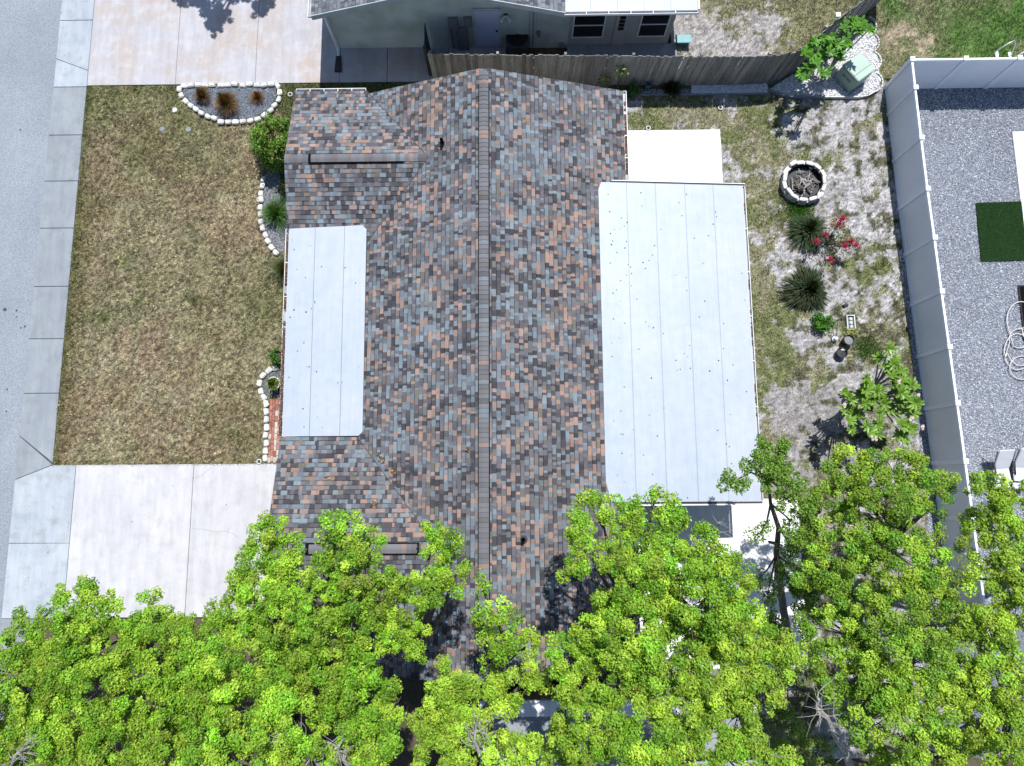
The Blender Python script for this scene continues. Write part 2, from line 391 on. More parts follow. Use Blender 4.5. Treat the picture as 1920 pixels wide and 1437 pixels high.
for pts in ([(362, 897), (378, 893), (388, 885), (398, 876)], [(362, 991), (385, 993), (405, 998), (425, 996), (437, 1000), (450, 1010)]):
    m = MB()
    for a_, b_ in zip(pts[:-1], pts[1:]):
        a_, b_ = np.array((*U(*a_), .051)), np.array((*U(*b_), .051)); t_ = b_-a_; nv_ = np.array([-t_[1], t_[0], 0])/np.linalg.norm(t_)*.004; m.obox((a_+b_)/2, t_/2, nv_, (0, 0, .0025))
    m.obj('crack_filler', MAT['walk'], ds)
# patio slabs behind the house
d = MB(); d.box(3.35, 7.5, -6, 12.9, -.2, .012); pt = d.obj('patio', MAT['dark'], kind='structure', label='bright white concrete patio behind the house')
PN = U(1260, 245)[1]
slabs(pt, MAT['patio'], [rect(3.3, 7.58, U(1260, 343)[1]-.6, PN), rect(3.3, 7.58, -.6, U(1260, 343)[1]-.61), rect(3.3, 9.57, -6.2, -.6)])

# --- front lawn
def blob(x, y, u, v, r, a):
    bx, by = U(u, v); return a*np.exp(-((x-bx)**2+(y-by)**2)/r**2)
LAWN = (-16.40, -2.0, .66, 15.06)
def lawn_g(x, y):
    "how green the turf is"
    n = fbm(x, y, 3.2, 4, 3)*.9+fbm(x, y, .6, 3, 5)*.45-.52
    n = n+.40*smooth(11.2, 15., y)*smooth(-8, -14, x)+.28*smooth(-16.05, -16.38, x)+.25*smooth(1.15, .68, y)+.35*smooth(13.9, 14.6, y)*smooth(-10, -8.5, x)+.12*smooth(-10.5, -8.2, x)
    for u, v, r_, a_ in ((360, 563, .14, 1.), (194, 596, .2, .8), (256, 567, .13, .6), (235, 490, .22, .5), (250, 300, .8, .3), (455, 800, 1.2, .22), (420, 300, .7, .15)): n = n+blob(x, y, u, v, r_, a_)
    return np.clip(n+.10, 0, 1)
def lawn_col(x, y):
    gg = lawn_g(x, y)[:, None]; b = fbm(x, y, 1.1, 3, 23)[:, None]; bb = smooth(.45, .62, b)
    straw = np.array([.335, .292, .20])*(1-bb)+np.array([.31, .245, .17])*bb
    e = (smooth(-15.4, -16.2, x)*smooth(13.0, 10.0, y)*.55)[:, None]
    straw = straw*(1-e)+np.array([.17, .125, .07])*e
    green = np.array([.125, .143, .052])
    return (straw*(1-gg)+green*gg)*(.22+1.5*vnoise(x/.06, y/.06, 9)[:, None])
lawn = patch('lawn', *LAWN, .09, .025, lambda x, y: lawn_col(x, y)*.8, MAT['soil'], hgt=.03, kind='structure', label='dry brown and olive front lawn')
tag(blades('turf_grass', 260000, LAWN[0]+.02, -7.6, LAWN[2], LAWN[3], .02, lambda x, y: np.ones_like(x), lawn_col, .065, .022, jit=.5), 'short dry turf grass covering the front lawn', 'grass', kind='stuff')
tag(blades('edge_grass', 22000, -9.8, -3.2, 13.3, 15.05, .02, lambda x, y: smooth(-9.8, -8.2, x)*.95, lambda x, y: np.tile([.07, .115, .03], (len(x), 1)), .09, .022),
    'dark green grass strip between driveway and house', 'grass', kind='stuff')
tag(blades('lawn_edge_grass', 7000, -16.44, -16.22, LAWN[2], LAWN[3], .01, lambda x, y: .3+.9*(fbm(x, y, .4, 2, 3)-.3), lambda x, y: np.tile([.15, .17, .065], (len(x), 1)), .08, .02),
    'green grass fringe overhanging the sidewalk edge', 'grass', kind='stuff')

# --- back yard: pale sand with patchy weeds
BY = (3.0, 13.92, -9.0, 15.0)
def tufty(x, y): return smooth(.56, .70, fbm(x, y, .30, 3, 83))*smooth(8.2, 10.2, x)
def yard_v(x, y):
    n = fbm(x, y, 1.3, 4, 41)*.75+fbm(x, y, .28, 3, 47)*.62-.20-.07*smooth(9.5, 11, x)
    n = n+.10*smooth(9.3, 8.2, x)*smooth(-1, 2, y)+blob(x, y, 1440, 560, 1.3, .12)+blob(x, y, 1500, 395, .6, .35)+blob(x, y, 1460, 760, 1.2, .08)+blob(x, y, 1620, 650, .7, .3)+blob(x, y, 1650, 520, .9, .12)
    n = n-blob(x, y, 1630, 400, 1.0, .20)-blob(x, y, 1520, 780, 1.6, .25)-blob(x, y, 1570, 210, 1.2, .16)-blob(x, y, 1660, 570, .6, .18)-blob(x, y, 1440, 330, .8, .05)
    return np.clip(smooth(.40, .60, n)+.85*tufty(x, y), 0, 1)
def yard_col(x, y):
    v = yard_v(x, y)[:, None]; t = fbm(x, y, .8, 3, 61)[:, None]; s = fbm(x, y, .5, 3, 67)[:, None]
    sand = np.array([.31, .30, .306])*(.66+.62*s)
    gs = (blob(x, y, 1520, 790, 1.9, .8)+blob(x, y, 1290, 215, 1.6, .6))[:, None]; sand = sand*(1-gs)+np.array([.20, .185, .185])*gs
    weed = np.array([.20, .19, .12])*(1-smooth(.45, .6, t))+np.array([.14, .152, .07])*smooth(.45, .6, t)
    weed = weed*(1-.55*tufty(x, y)[:, None])
    return (sand*(1-v)+weed*v)*(.45+1.05*vnoise(x/.07, y/.07, 19)[:, None])
def weed_col(x, y):
    t = fbm(x, y, .8, 3, 61)[:, None]; r_ = rng.random((len(x), 1))
    a = np.array([.25, .24, .145])*(1-smooth(.42, .58, t))+np.array([.145, .18, .068])*smooth(.42, .58, t)
    return np.where(r_ < .12, np.array([.36, .31, .23]), np.where(r_ > .9, np.array([.09, .15, .03]), a))*(.4+1.1*vnoise(x/.08, y/.08, 9)[:, None])*(1-.5*tufty(x, y)[:, None])
back = patch('back_yard', *BY, .07, .02, yard_col, MAT['soil'], hgt=.04, kind='structure', label='pale sandy back yard with patchy weeds')
tag(blades('yard_weeds', 230000, 3.6, BY[1], -8, BY[3], .02, lambda x, y: np.where((x < 7.55) & (y < 13.0), 0, .06+.94*yard_v(x, y)), weed_col, .06, .022, jit=.45),
    'low patchy weeds and dry grass over the sandy back yard', 'weeds', kind='stuff')
def tuft_spots(u, v, r, n, col, name, label):
    x0, y0_ = U(u, v)
    tag(blades(name, n, x0-r, x0+r, y0_-r, y0_+r, .03, lambda x, y: np.exp(-(((x-x0)**2+(y-y0_)**2)/(r*.55)**2)), lambda x, y: np.tile(col, (len(x), 1)), .1, .022), label, 'weeds', kind='stuff')
tuft_spots(1497, 393, .7, 9000, [.04, .115, .012], 'bright_weeds', 'bright green weeds below the round fire pit')
tuft_spots(1625, 655, .75, 6000, [.045, .11, .015], 'green_weeds', 'green weeds beside the dark pots near the pale fence')
# --- lot beyond the wooden fence and the white fence
NY = (5.9, 60., 15.0, 60.)
def ny_v(x, y): return smooth(.36, .56, fbm(x, y, 1.8, 5, 141)*.9+fbm(x, y, .35, 3, 147)*.4-.15+.25*smooth(10.5, 13.5, x)-blob(x, y, 1300, 75, 1.2, .2)-blob(x, y, 1460, 40, .7, .22)-blob(x, y, 1680, 60, 1.0, .2))
def ny_col(x, y):
    v = ny_v(x, y)[:, None]; gsel = (smooth(.42, .6, fbm(x, y, 2.2, 3, 161))*smooth(11.5, 14., x)+blob(x, y, 1830, 70, 1.8, .9))[:, None]; gsel = np.clip(gsel, 0, 1)
    sand = np.array([.27, .255, .25])*(1-smooth(11, 13, x))[:, None]+np.array([.26, .215, .155])*smooth(11, 13, x)[:, None]
    weed = np.array([.18, .175, .10])*(1-gsel)+np.array([.075, .14, .035])*gsel
    return (sand*(1-v)+weed*v)*(.4+1.15*vnoise(x/.07, y/.07, 9)[:, None])
patch('side_yard', 5.9, 26., 15.0, 32., .1, .02, ny_col, MAT['soil'], hgt=.04, kind='structure', label='weedy sandy yard beyond the wooden fence')
tag(blades('side_yard_weeds', 130000, 5.9, 24, 14.9, 22, .02, lambda x, y: .08+.92*ny_v(x, y), ny_col, .065, .022, jit=.4), 'green grass and weeds beyond the wooden and white fences', 'grass', kind='stuff')

def stones(name, n, sampler, size, cols, z, parent=None, flat=.7, **k):
    "loose stones: squashed eight-sided lumps"
    xy = sampler(n); n = len(xy)
    base = np.array([(1,0,-.45),(.31,.95,-.45),(-.81,.59,-.45),(-.81,-.59,-.45),(.31,-.95,-.45),(0,0,1)], float)
    tri = np.array([(0,1,5),(1,2,5),(2,3,5),(3,4,5),(4,0,5)])
    s = size*rng.uniform(.55, 1.35, (n, 1, 3)); s[:, :, 2] *= flat
    th = rng.uniform(0, 2*np.pi, n); c, sn = np.cos(th), np.sin(th)
    P = base[None]*s*rng.uniform(.75, 1.2, (n, 6, 1))
    tl = rng.normal(0, .4, (n, 2)); P[:, :, 2] += P[:, :, 0]*tl[:, :1]+P[:, :, 1]*tl[:, 1:]
    X = P[:, :, 0]*c[:, None]-P[:, :, 1]*sn[:, None]+xy[:, :1]; Y = P[:, :, 0]*sn[:, None]+P[:, :, 1]*c[:, None]+xy[:, 1:]
    V = np.stack([X, Y, P[:, :, 2]+z+rng.uniform(-.2, .5, (n, 1))*size], 2).reshape(-1, 3)
    F = (tri[None]+6*np.arange(n)[:, None, None]).reshape(-1, 3)
    cc = np.array(cols)[rng.integers(0, len(cols), n)]*rng.uniform(.7, 1.25, (n, 1))
    return link(name, np_mesh(name, V, F, MAT['gravel'], np.repeat(cc, 6, 0)), parent, **k)
def in_rect(x0, x1, y0, y1): return lambda n: np.stack([rng.uniform(x0, x1, n), rng.uniform(y0, y1, n)], 1)
def in_poly(poly):
    poly = np.array(poly)
    def f(n):
        p = np.stack([rng.uniform(poly[:, 0].min(), poly[:, 0].max(), n), rng.uniform(poly[:, 1].min(), poly[:, 1].max(), n)], 1)
        ins = np.zeros(n, bool); m = len(poly)
        for i in range(m):
            (xa, ya), (xb, yb) = poly[i], poly[(i+1) % m]
            c = ((ya > p[:, 1]) != (yb > p[:, 1])) & (p[:, 0] < (xb-xa)*(p[:, 1]-ya)/(yb-ya+1e-12)+xa); ins ^= c
        return p[ins]
    return f
# --- gravel yard behind the white fence
gy = patch('gravel_yard', 13.9, 30, -9., 14.75, .2, .01, lambda x, y: np.array([.15, .165, .20])*(.8+.45*fbm(x, y, 1.2, 4, 71)[:, None]), MAT['soil'], kind='structure', label='grey gravel yard behind the white fence')
tag(stones('yard_gravel', 76000, in_rect(13.95, 20.5, -5, 14.72), 
    .026, [(.365, .385, .425), (.31, .328, .362), (.455, .48, .525), (.20, .213, .24), (.335, .345, .37), (.41, .432, .475)], .015),
    'loose blue-grey gravel spread behind the white fence', 'gravel', kind='stuff')

# ================================================================== HOUSE
ZR, ZE, XR, XW, XE = 4.0, 2.6, -1.05, -5.1, 3.57
YS_, YN_ = -5.6, 13.05
SW_, SE_ = (ZR-ZE)/(XR-XW), (ZR-ZE)/(XE-XR)
XG = -7.52
def zmain(x): return np.where(np.asarray(x) < XR, ZR-SW_*(XR-np.asarray(x)), ZR-SE_*(np.asarray(x)-XR))
GABLES = [(10.36, 2.80), (-1.90, 3.36)]                 # front cross gables: ridge y, half width
REACH = .80; SC_ = SW_*REACH
def zcross(y, gi): yr, hw = GABLES[gi]; return ZE+SC_*(hw-np.abs(np.asarray(y)-yr))
house = thing('house', (-1, 4, 0), 'low house with multicoloured shingle roof between front lawn and sandy yard', 'house')
roof_mb = MB(); T = .12
zm = lambda x, y: float(zmain(x))
roof_mb.prism(rect(XW, XR, YS_, YN_), lambda x, y: zm(x, y)-T, lambda x, y: zm(x, y)-.004)
roof_mb.prism(rect(XR, XE, YS_, YN_), lambda x, y: zm(x, y)-T, lambda x, y: zm(x, y)-.004)
for gi, (yr, hw) in enumerate(GABLES):
    zc = lambda x, y, gi=gi: float(zcross(y, gi))
    xe = XW+hw*REACH
    for s in (1, -1):
        p = [(XG, yr), (xe, yr), (XW-.0, yr+s*hw), (XG, yr+s*hw)]
        if s > 0: p = p
        else: p = p[::-1]
        roof_mb.prism(p, lambda x, y: zc(x, y)-T, lambda x, y: zc(x, y)-.004)
roof = roof_mb.obj('roof', MAT['deck'], house)

PAL = np.array([(.092, .092, .104), (.112, .111, .123), (.15, .182, .207), (.128, .153, .176), (.245, .168, .138), (.215, .155, .133), (.040, .039, .046), (.056, .054, .062), (.125, .113, .10)])
PRB = np.array([.17, .17, .15, .10, .09, .07, .09, .11, .05])
def pick_cols(x, y):
    n = len(x); w = np.tile(PRB, (n, 1))
    w[:, 4:6] *= (1.6*smooth(.35, .68, fbm(x, y, .9, 3, 201))+.35)[:, None]
    w[:, 2:4] *= (1.5*smooth(.35, .65, fbm(x, y, .7, 3, 211))+.4)[:, None]
    w[:, 6:8] *= (1.6*smooth(.35, .68, fbm(x, y, .8, 3, 221))+.35)[:, None]
    w /= w.sum(1, keepdims=True); k = (w.cumsum(1) > rng.random((n, 1))).argmax(1)
    return (PAL[k]*.94+np.array([.122, .119, .126])*.06)*rng.uniform(.85, 1.17, (n, 1))*1.0
EXPO = .1435
def tab_rows(o, a, s, la, ls, mask):
    "laminated shingle tabs on one roof plane: origin o at the eave, a along, s up the slope"
    o, a, s = map(np.array, (o, a, s)); s = s/np.linalg.norm(s); nrm = np.cross(a, s); nrm = nrm*np.sign(nrm[2])
    out = []
    for k in range(int(math.ceil(ls/EXPO))):
        p = -rng.uniform(0, .3); up = rng.random() < .5
        while p < la:
            L = rng.choice([.07, .09, .115, .135, .16, .2, .25], p=[.16, .2, .2, .16, .13, .1, .05])
            a0, a1 = max(p, 0), min(p+L, la); p += L; up = not up
            if a1-a0 < .03: continue
            out.append((a0, a1, k*EXPO, min((k+1)*EXPO, ls), .010 if up else .0045))
    q = np.array(out); c = o+np.outer((q[:, 0]+q[:, 1])/2, a)+np.outer((q[:, 2]+q[:, 3])/2, s)
    keep = mask(c); q = q[keep]; c = c[keep]; n = len(q)
    cols = pick_cols(c[:, 0], c[:, 1])
    def pt(A, S, h): return o+A[:, None]*a+S[:, None]*s+h[:, None]*nrm
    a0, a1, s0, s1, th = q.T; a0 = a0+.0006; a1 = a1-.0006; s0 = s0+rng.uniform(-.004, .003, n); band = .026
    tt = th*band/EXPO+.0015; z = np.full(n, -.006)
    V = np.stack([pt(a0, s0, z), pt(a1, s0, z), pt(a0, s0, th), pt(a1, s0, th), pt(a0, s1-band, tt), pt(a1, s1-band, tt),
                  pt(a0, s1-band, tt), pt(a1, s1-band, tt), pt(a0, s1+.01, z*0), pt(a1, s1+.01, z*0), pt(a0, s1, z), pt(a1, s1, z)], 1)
    cc = np.repeat(cols[:, None, :], 12, 1); cc[:, 6:10] *= np.where(rng.random((n, 1, 1)) < .55, .34, .88)  # printed shadow line below the next course's raised tabs, put into random tabs' colour
    return V, cc
TABF = np.array([(0,1,3,2),(2,3,5,4),(6,7,9,8),(2,4,10,0),(1,11,5,3)])
def flipfix(V):
    F = TABF.copy(); v = V[0]; nn = np.cross(v[3]-v[2], v[4]-v[2])
    return F if nn[2] > 0 else F[:, ::-1]
planes = []
nmain = lambda c: np.all([~((c[:, 0] < XW+hw*REACH) & (np.abs(c[:, 1]-yr) < hw) & (zcross(c[:, 1], i) > zmain(c[:, 0])+.012)) for i, (yr, hw) in enumerate(GABLES)], 0)
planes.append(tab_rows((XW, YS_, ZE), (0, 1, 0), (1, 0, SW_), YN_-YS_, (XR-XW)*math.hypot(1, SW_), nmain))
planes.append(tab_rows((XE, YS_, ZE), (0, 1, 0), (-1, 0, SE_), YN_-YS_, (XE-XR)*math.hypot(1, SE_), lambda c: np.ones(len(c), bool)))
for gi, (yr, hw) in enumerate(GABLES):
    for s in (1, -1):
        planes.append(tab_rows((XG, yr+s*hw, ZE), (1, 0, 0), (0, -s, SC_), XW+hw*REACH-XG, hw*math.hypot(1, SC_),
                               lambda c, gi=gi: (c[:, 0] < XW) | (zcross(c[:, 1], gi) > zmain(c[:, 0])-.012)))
allV, allF, allC, base = [], [], [], 0; singles = []
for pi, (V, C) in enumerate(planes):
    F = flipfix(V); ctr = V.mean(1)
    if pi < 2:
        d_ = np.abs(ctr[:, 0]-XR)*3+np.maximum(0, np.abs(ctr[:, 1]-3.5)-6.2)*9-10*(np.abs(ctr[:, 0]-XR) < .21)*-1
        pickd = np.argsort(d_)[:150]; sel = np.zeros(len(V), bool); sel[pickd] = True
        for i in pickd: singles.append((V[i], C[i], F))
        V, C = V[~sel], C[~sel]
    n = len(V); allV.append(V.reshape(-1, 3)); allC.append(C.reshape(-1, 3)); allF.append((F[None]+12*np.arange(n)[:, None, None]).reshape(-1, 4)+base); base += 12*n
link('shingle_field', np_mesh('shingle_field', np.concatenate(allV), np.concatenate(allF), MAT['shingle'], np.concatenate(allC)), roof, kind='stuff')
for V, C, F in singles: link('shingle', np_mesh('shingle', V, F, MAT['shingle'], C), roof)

# ridge vents with cap shingles
def cap_mesh(col, hw, drop, L=.15):
    m = MB(); t = .014
    prof = [(-hw, -drop), (-hw*.35, -drop*.22), (0, 0), (hw*.35, -drop*.22), (hw, -drop)]
    vs_ = []
    for yy, dz in ((0, t), (L, 0)):
        for (px, pz) in prof: vs_.append((px, yy, pz+dz))
    for (px, pz) in prof: vs_.append((px, 0, pz-.01))
    fs = [(i, i+1, i+6, i+5) for i in range(4)]+[(10+i, 11+i, i+1, i) for i in range(4)]
    m.add(vs_, fs, col); return m.mesh('ridge_cap', MAT['shingle'], cols=True)
capcols = [(.122, .122, .134), (.107, .107, .118), (.134, .134, .146), (.14, .163, .182), (.20, .15, .13), (.088, .085, .092), (.145, .168, .187), (.12, .114, .113)]
CAPS = [cap_mesh(c, .148, .148*(SW_+SE_)/2*.9) for c in capcols]
CAPS2 = [cap_mesh(c, .135, .135*SC_*.9) for c in capcols]
def capcol(): return rng.choice(len(capcols), p=[.27, .27, .17, .06, .08, .04, .03, .08])
vent = MB(); vent.add([(XR-.178, YS_+.4, zm(XR-.178, 0)), (XR+.178, YS_+.4, zm(XR+.178, 0)), (XR+.178, YN_-.55, zm(XR+.178, 0)), (XR-.178, YN_-.55, zm(XR-.178, 0)),
          (XR-.174, YS_+.4, zm(XR-.178, 0)+.02), (XR+.174, YS_+.4, zm(XR+.178, 0)+.02), (XR+.174, YN_-.55, zm(XR+.178, 0)+.02), (XR-.174, YN_-.55, zm(XR-.178, 0)+.02),
          (XR, YS_+.4, ZR+.024), (XR, YN_-.55, ZR+.024)], [(0,3,7,4),(1,5,6,2),(4,7,9,8),(8,9,6,5),(0,4,8,5,1),(2,6,9,7,3)])
vent.obj('ridge_vent', MAT['vent_black'], roof)
y = YS_+.02
while y < YN_-.17:
    z = ZR+.04 if YS_+.3 < y < YN_-.62 else ZR+.016
    link('ridge_cap', CAPS[capcol()], roof, loc=(XR, y, z)); y += .1435
for gi, (yr, hw) in enumerate(GABLES):
    zr = float(zcross(yr, gi)); x = XG+.02
    va, vb = ((U(578, 296, zr)[0], U(757, 296, zr)[0]) if gi == 0 else (U(572, 1020, zr)[0], U(786, 1020, zr)[0]))
    m = MB(); dz = .17*SC_
    m.add([(va, yr-.18, zr-.08), (vb, yr-.18, zr-.08), (vb, yr+.18, zr-.08), (va, yr+.18, zr-.08), (va, yr-.172, zr-dz+.032), (vb, yr-.172, zr-dz+.032), (vb, yr+.172, zr-dz+.032), (va, yr+.172, zr-dz+.032), (va, yr, zr+.032), (vb, yr, zr+.032)],
          [(0,1,5,4),(4,5,9,8),(8,9,6,7),(2,3,7,6),(0,4,8,7,3),(1,2,6,9,5)])
    m.obj('ridge_vent', MAT['vent_black'], roof)
    while x < XW+hw*REACH-.1:
        o = link('ridge_cap', CAPS2[capcol()], roof, loc=(x, yr, zr+(.05 if va <= x < vb-.1 else .016))); o.rotation_euler = (0, 0, -math.pi/2)
        x += .1435
# valley flashing lines
for gi, (yr, hw) in enumerate(GABLES):
    for s in (1, -1):
        m = MB(); a = np.array([XW, yr+s*hw, ZE+.012]); b = np.array([XW+hw*REACH, yr, float(zcross(yr, gi))+.012]); dv = (b-a)/np.linalg.norm(b-a)
        m.obox((a+b)/2, (b-a)/2, np.cross(dv, [0, 0, 1.])*.012, (0, 0, .004)); m.obj('valley_flashing', MAT['flashing'], roof)
# vent pipes on the roof
for (u, v, z0_) in ((828, 264, None), (981, 1012, None)):
    x = U(u, v, 3.75)[0]; yy = U(u, v, 3.75)[1]; z0_ = zm(x, yy)
    m = MB(); m.lathe([(.055, 0), (.055, .34), (.04, .345), (.04, .2), (0, .2)], (x, yy, z0_-.03), 14)
    vp = m.obj('vent_pipe', MAT['vent_black'], roof, smooth=False)
    m = MB(); m.lathe([(.13, .015), (.085, .035), (.062, .12)], (x, yy, z0_), 14); m.obj('boot', MAT['dark'], vp) if False else m.obj('pipe_boot', MAT['dark'], roof)
# walls
w = MB()
w.box(XW+.45, XE-.45, YS_+.4, YN_-.4, 0, ZE+.05)
for gi, (yr, hw) in enumerate(GABLES): w.box(XG+.4, XW+.44, yr-hw+.45, yr+hw-.45, 0, ZE+.03)
w.add([(XW+.45, YN_-.4, ZE+.05), (XE-.45, YN_-.4, ZE+.05), (XR, YN_-.4, ZR-.16), (XW+.45, YS_+.4, ZE+.05), (XE-.45, YS_+.4, ZE+.05), (XR, YS_+.4, ZR-.16)], [(0,2,1),(3,4,5)])
for gi, (yr, hw) in enumerate(GABLES): w.add([(XG+.4, yr-hw+.45, ZE+.03), (XG+.4, yr+hw-.45, ZE+.03), (XG+.4, yr, float(zcross(yr, gi))-.14)], [(0,1,2)])
w.obj('wall', MAT['wall'], house)
def window(parent, x, y, z, wd, ht, axis='x', sgn=-1, mat='white_metal'):
    "framed two-light window on an upright wall; axis = wall normal"
    f = MB(); gl = MB(); t = .05
    def B(m, a0, a1, z0, z1, d0, d1):
        if axis == 'x': m.box(x+sgn*d0, x+sgn*d1, y+a0, y+a1, z+z0, z+z1)
        else: m.box(x+a0, x+a1, y+sgn*d0, y+sgn*d1, z+z0, z+z1)
    B(f, -wd/2, -wd/2+t, 0, ht, 0, .05); B(f, wd/2-t, wd/2, 0, ht, 0, .05); B(f, -wd/2+t, wd/2-t, 0, t, 0, .048); B(f, -wd/2+t, wd/2-t, ht-t, ht, 0, .048); B(f, -wd/2+t, wd/2-t, ht*.5-.02, ht*.5+.02, 0, .045)
    wo = f.obj('window', MAT[mat], parent)
    B(gl, -wd/2+t, wd/2-t, t, ht*.5-.02, .005, .02); gl.obj('pane', MAT['glass'], wo)
    gl = MB(); B(gl, -wd/2+t, wd/2-t, ht*.5+.02, ht-t, .005, .02); gl.obj('pane', MAT['glass'], wo)
for yy in (10.4, -1.9): window(house, XG+.4, yy, .95, 1.6, 1.2)
for yy in (11.6, -3.5): window(house, XE-.45, yy, .95, 1.2, 1.1, sgn=1)
m = MB(); m.box(XE-.45, XE-.40, 4, 6.4, .08, 2.15); m.obj('sliding_door', MAT['glass'], house)
m = MB(); m.box(XW+.40, XW+.45, 4.2, 5.15, .08, 2.1); m.obj('front_door', MAT['door'], house)

LEAFB = [(.14, .07, .035), (.10, .05, .03), (.20, .11, .06), (.06, .04, .03)]
def gutter(parent, p0, p1, out, w_=.115, h=.09, hang=.9, debris=.5, cap=True):
    "open gutter trough from p0 to p1 (back top edge), out = outward unit xy"
    p0, p1 = np.array(p0, float), np.array(p1, float); L = np.linalg.norm(p1-p0); t = (p1-p0)/L; o = np.array([out[0], out[1], 0.]); zz = np.array([0, 0, 1.])
    c = (p0+p1)/2; th = .006
    m = MB(); m.obox(c+o*(w_-.008)-zz*h/2, t*L/2, o*.009, zz*h/2); m.obox(c+o*th/2-zz*(h/2), t*L/2, o*.004, zz*h/2)
    for e in (p0, p1): m.obox(e+o*w_/2-zz*h/2, t*.006, o*(w_/2-.012), zz*(h/2-.004))
    go = m.obj('gutter', MAT['white_metal'], parent)
    m = MB(); m.obox(c+o*w_/2-zz*(h-.008), t*(L/2-.008), o*(w_/2-.012), zz*.004); m.obj('trough', MAT['gutter_in'], go)
    for k in range(1, int(L/hang)+1):
        q = p0+t*min(L-.1, k*L/(int(L/hang)+1)); m = MB(); m.obox(q+o*w_/2-zz*.008, t*.012, o*(w_/2-.013), zz*.004); m.obj('hanger', MAT['white_metal'], go)
    if debris:
        n = int(L*220*debris); a = rng.uniform(0, L, n); keep = fbm(a, a*0+p0[0], .5, 3, 5) > .62-.35*debris; a = a[keep]
        xy = p0[None, :2]+a[:, None]*t[None, :2]+rng.uniform(.02, w_-.025, (len(a), 1))*o[None, :2]
        if len(xy): stones('leaf_debris', len(xy), lambda n: xy, .022, LEAFB, p0[2]-h+.03, go, flat=.4, kind='stuff')
    return go
gutter(house, (XE+.005, U(1170, 338, 2.6)[1], ZE-.02), (XE+.005, YN_, ZE-.02), (1, 0), debris=.75)
gutter(house, (XG+.02, GABLES[0][0]+2.805, ZE-.02), (XW-.03, GABLES[0][0]+2.805, ZE-.02), (0, 1), debris=.35, hang=.55)
# white panel roofs over porch and patio
def panel_roof(name, xs_, y0f, y1f, zf, corner, th=.05, lab=None):
    holder = None
    for i in range(len(xs_)-1):
        a, b = xs_[i]+.004, xs_[i+1]-.004
        poly = [(a, y0f(a)), (b, y0f(b)), (b, y1f(b)), (a, y1f(a))]
        poly = corner(i, poly)
        m = MB(); m.prism(poly, lambda x, y: zf(x, y)-th, lambda x, y: zf(x, y))
        # standing seam lip along the joint
        if holder is None: holder = MB()
        o = m.mesh('panel', MAT['panel'])
        yield o, poly
def build_panel_roof(name, *a):
    e = None
    frame = MB(); xs_, y0f, y1f, zf = a[0], a[1], a[2], a[3]
    frame.prism([(xs_[0]+.03, y0f(xs_[0])+.03), (xs_[-1]-.03, y0f(xs_[-1])+.03), (xs_[-1]-.03, y1f(xs_[-1])-.25), (xs_[0]+.03, y1f(xs_[0])-.25)] if False else
                [(xs_[0]+.05, y0f(xs_[0])+.3), (xs_[-1]-.05, y0f(xs_[-1])+.3), (xs_[-1]-.05, y1f(xs_[-1])-.3), (xs_[0]+.05, y1f(xs_[0])-.3)], lambda x, y: zf(x, y)-.12, lambda x, y: zf(x, y)-.055)
    root = frame.obj(name, MAT['gutter_in'], house)
    for me, poly in panel_roof(name, *a): link('panel', me, root)
    for i in range(1, len(xs_)-1):
        x = xs_[i]; m = MB(); m.prism(rect(x-.016, x-.003, y0f(x)+.02, y1f(x)-.02), lambda x, y: zf(x, y)-.01, lambda x, y: zf(x, y)+.012); m.obj('seam_rib', MAT['panel'], root)
    return root
# porch (front)
PX0 = U(535, 640, 2.71)[0]; PX1 = U(683, 640, 2.77)[0]
pzf = lambda x, y=4.9: 2.64+.05*(x-PX0)/(PX1-PX0)+.16*(y-1.5)/6.8
pxs = [PX0, U(585, 640, 2.73)[0], U(641, 640, 2.75)[0], PX1]
pn = U(600, 428, 2.82)[1]; ps = U(600, 818, 2.66)[1]
def pcorner(i, p):
    if i == 2: (a, b, c, d_) = p; return [a, (b[0]-.12, b[1]), (b[0], b[1]+.12), (c[0], c[1]-.14), (c[0]-.14, c[1]), d_]
    return p
porch_roof = build_panel_roof('porch_roof', pxs, lambda x: ps, lambda x: pn+.03*(x-PX0), pzf, pcorner)
gutter(house, (PX0-.005, pn, 2.80-.03), (PX0-.005, ps, 2.64-.03), (-1, 0), debris=.8, hang=1.3)
for yy in (pn-.3, (pn+ps)/2, ps+.3):
    m = MB(); m.box(PX0+.1, PX0+.2, yy-.05, yy+.05, .05, 2.5); m.obj('porch_post', MAT['white_metal'], house)
m = MB(); m.box(PX0-.0, XW+.44, ps+.02, pn-.02, -.1, .06); m.obj('porch_floor', MAT['drive_s'], house)
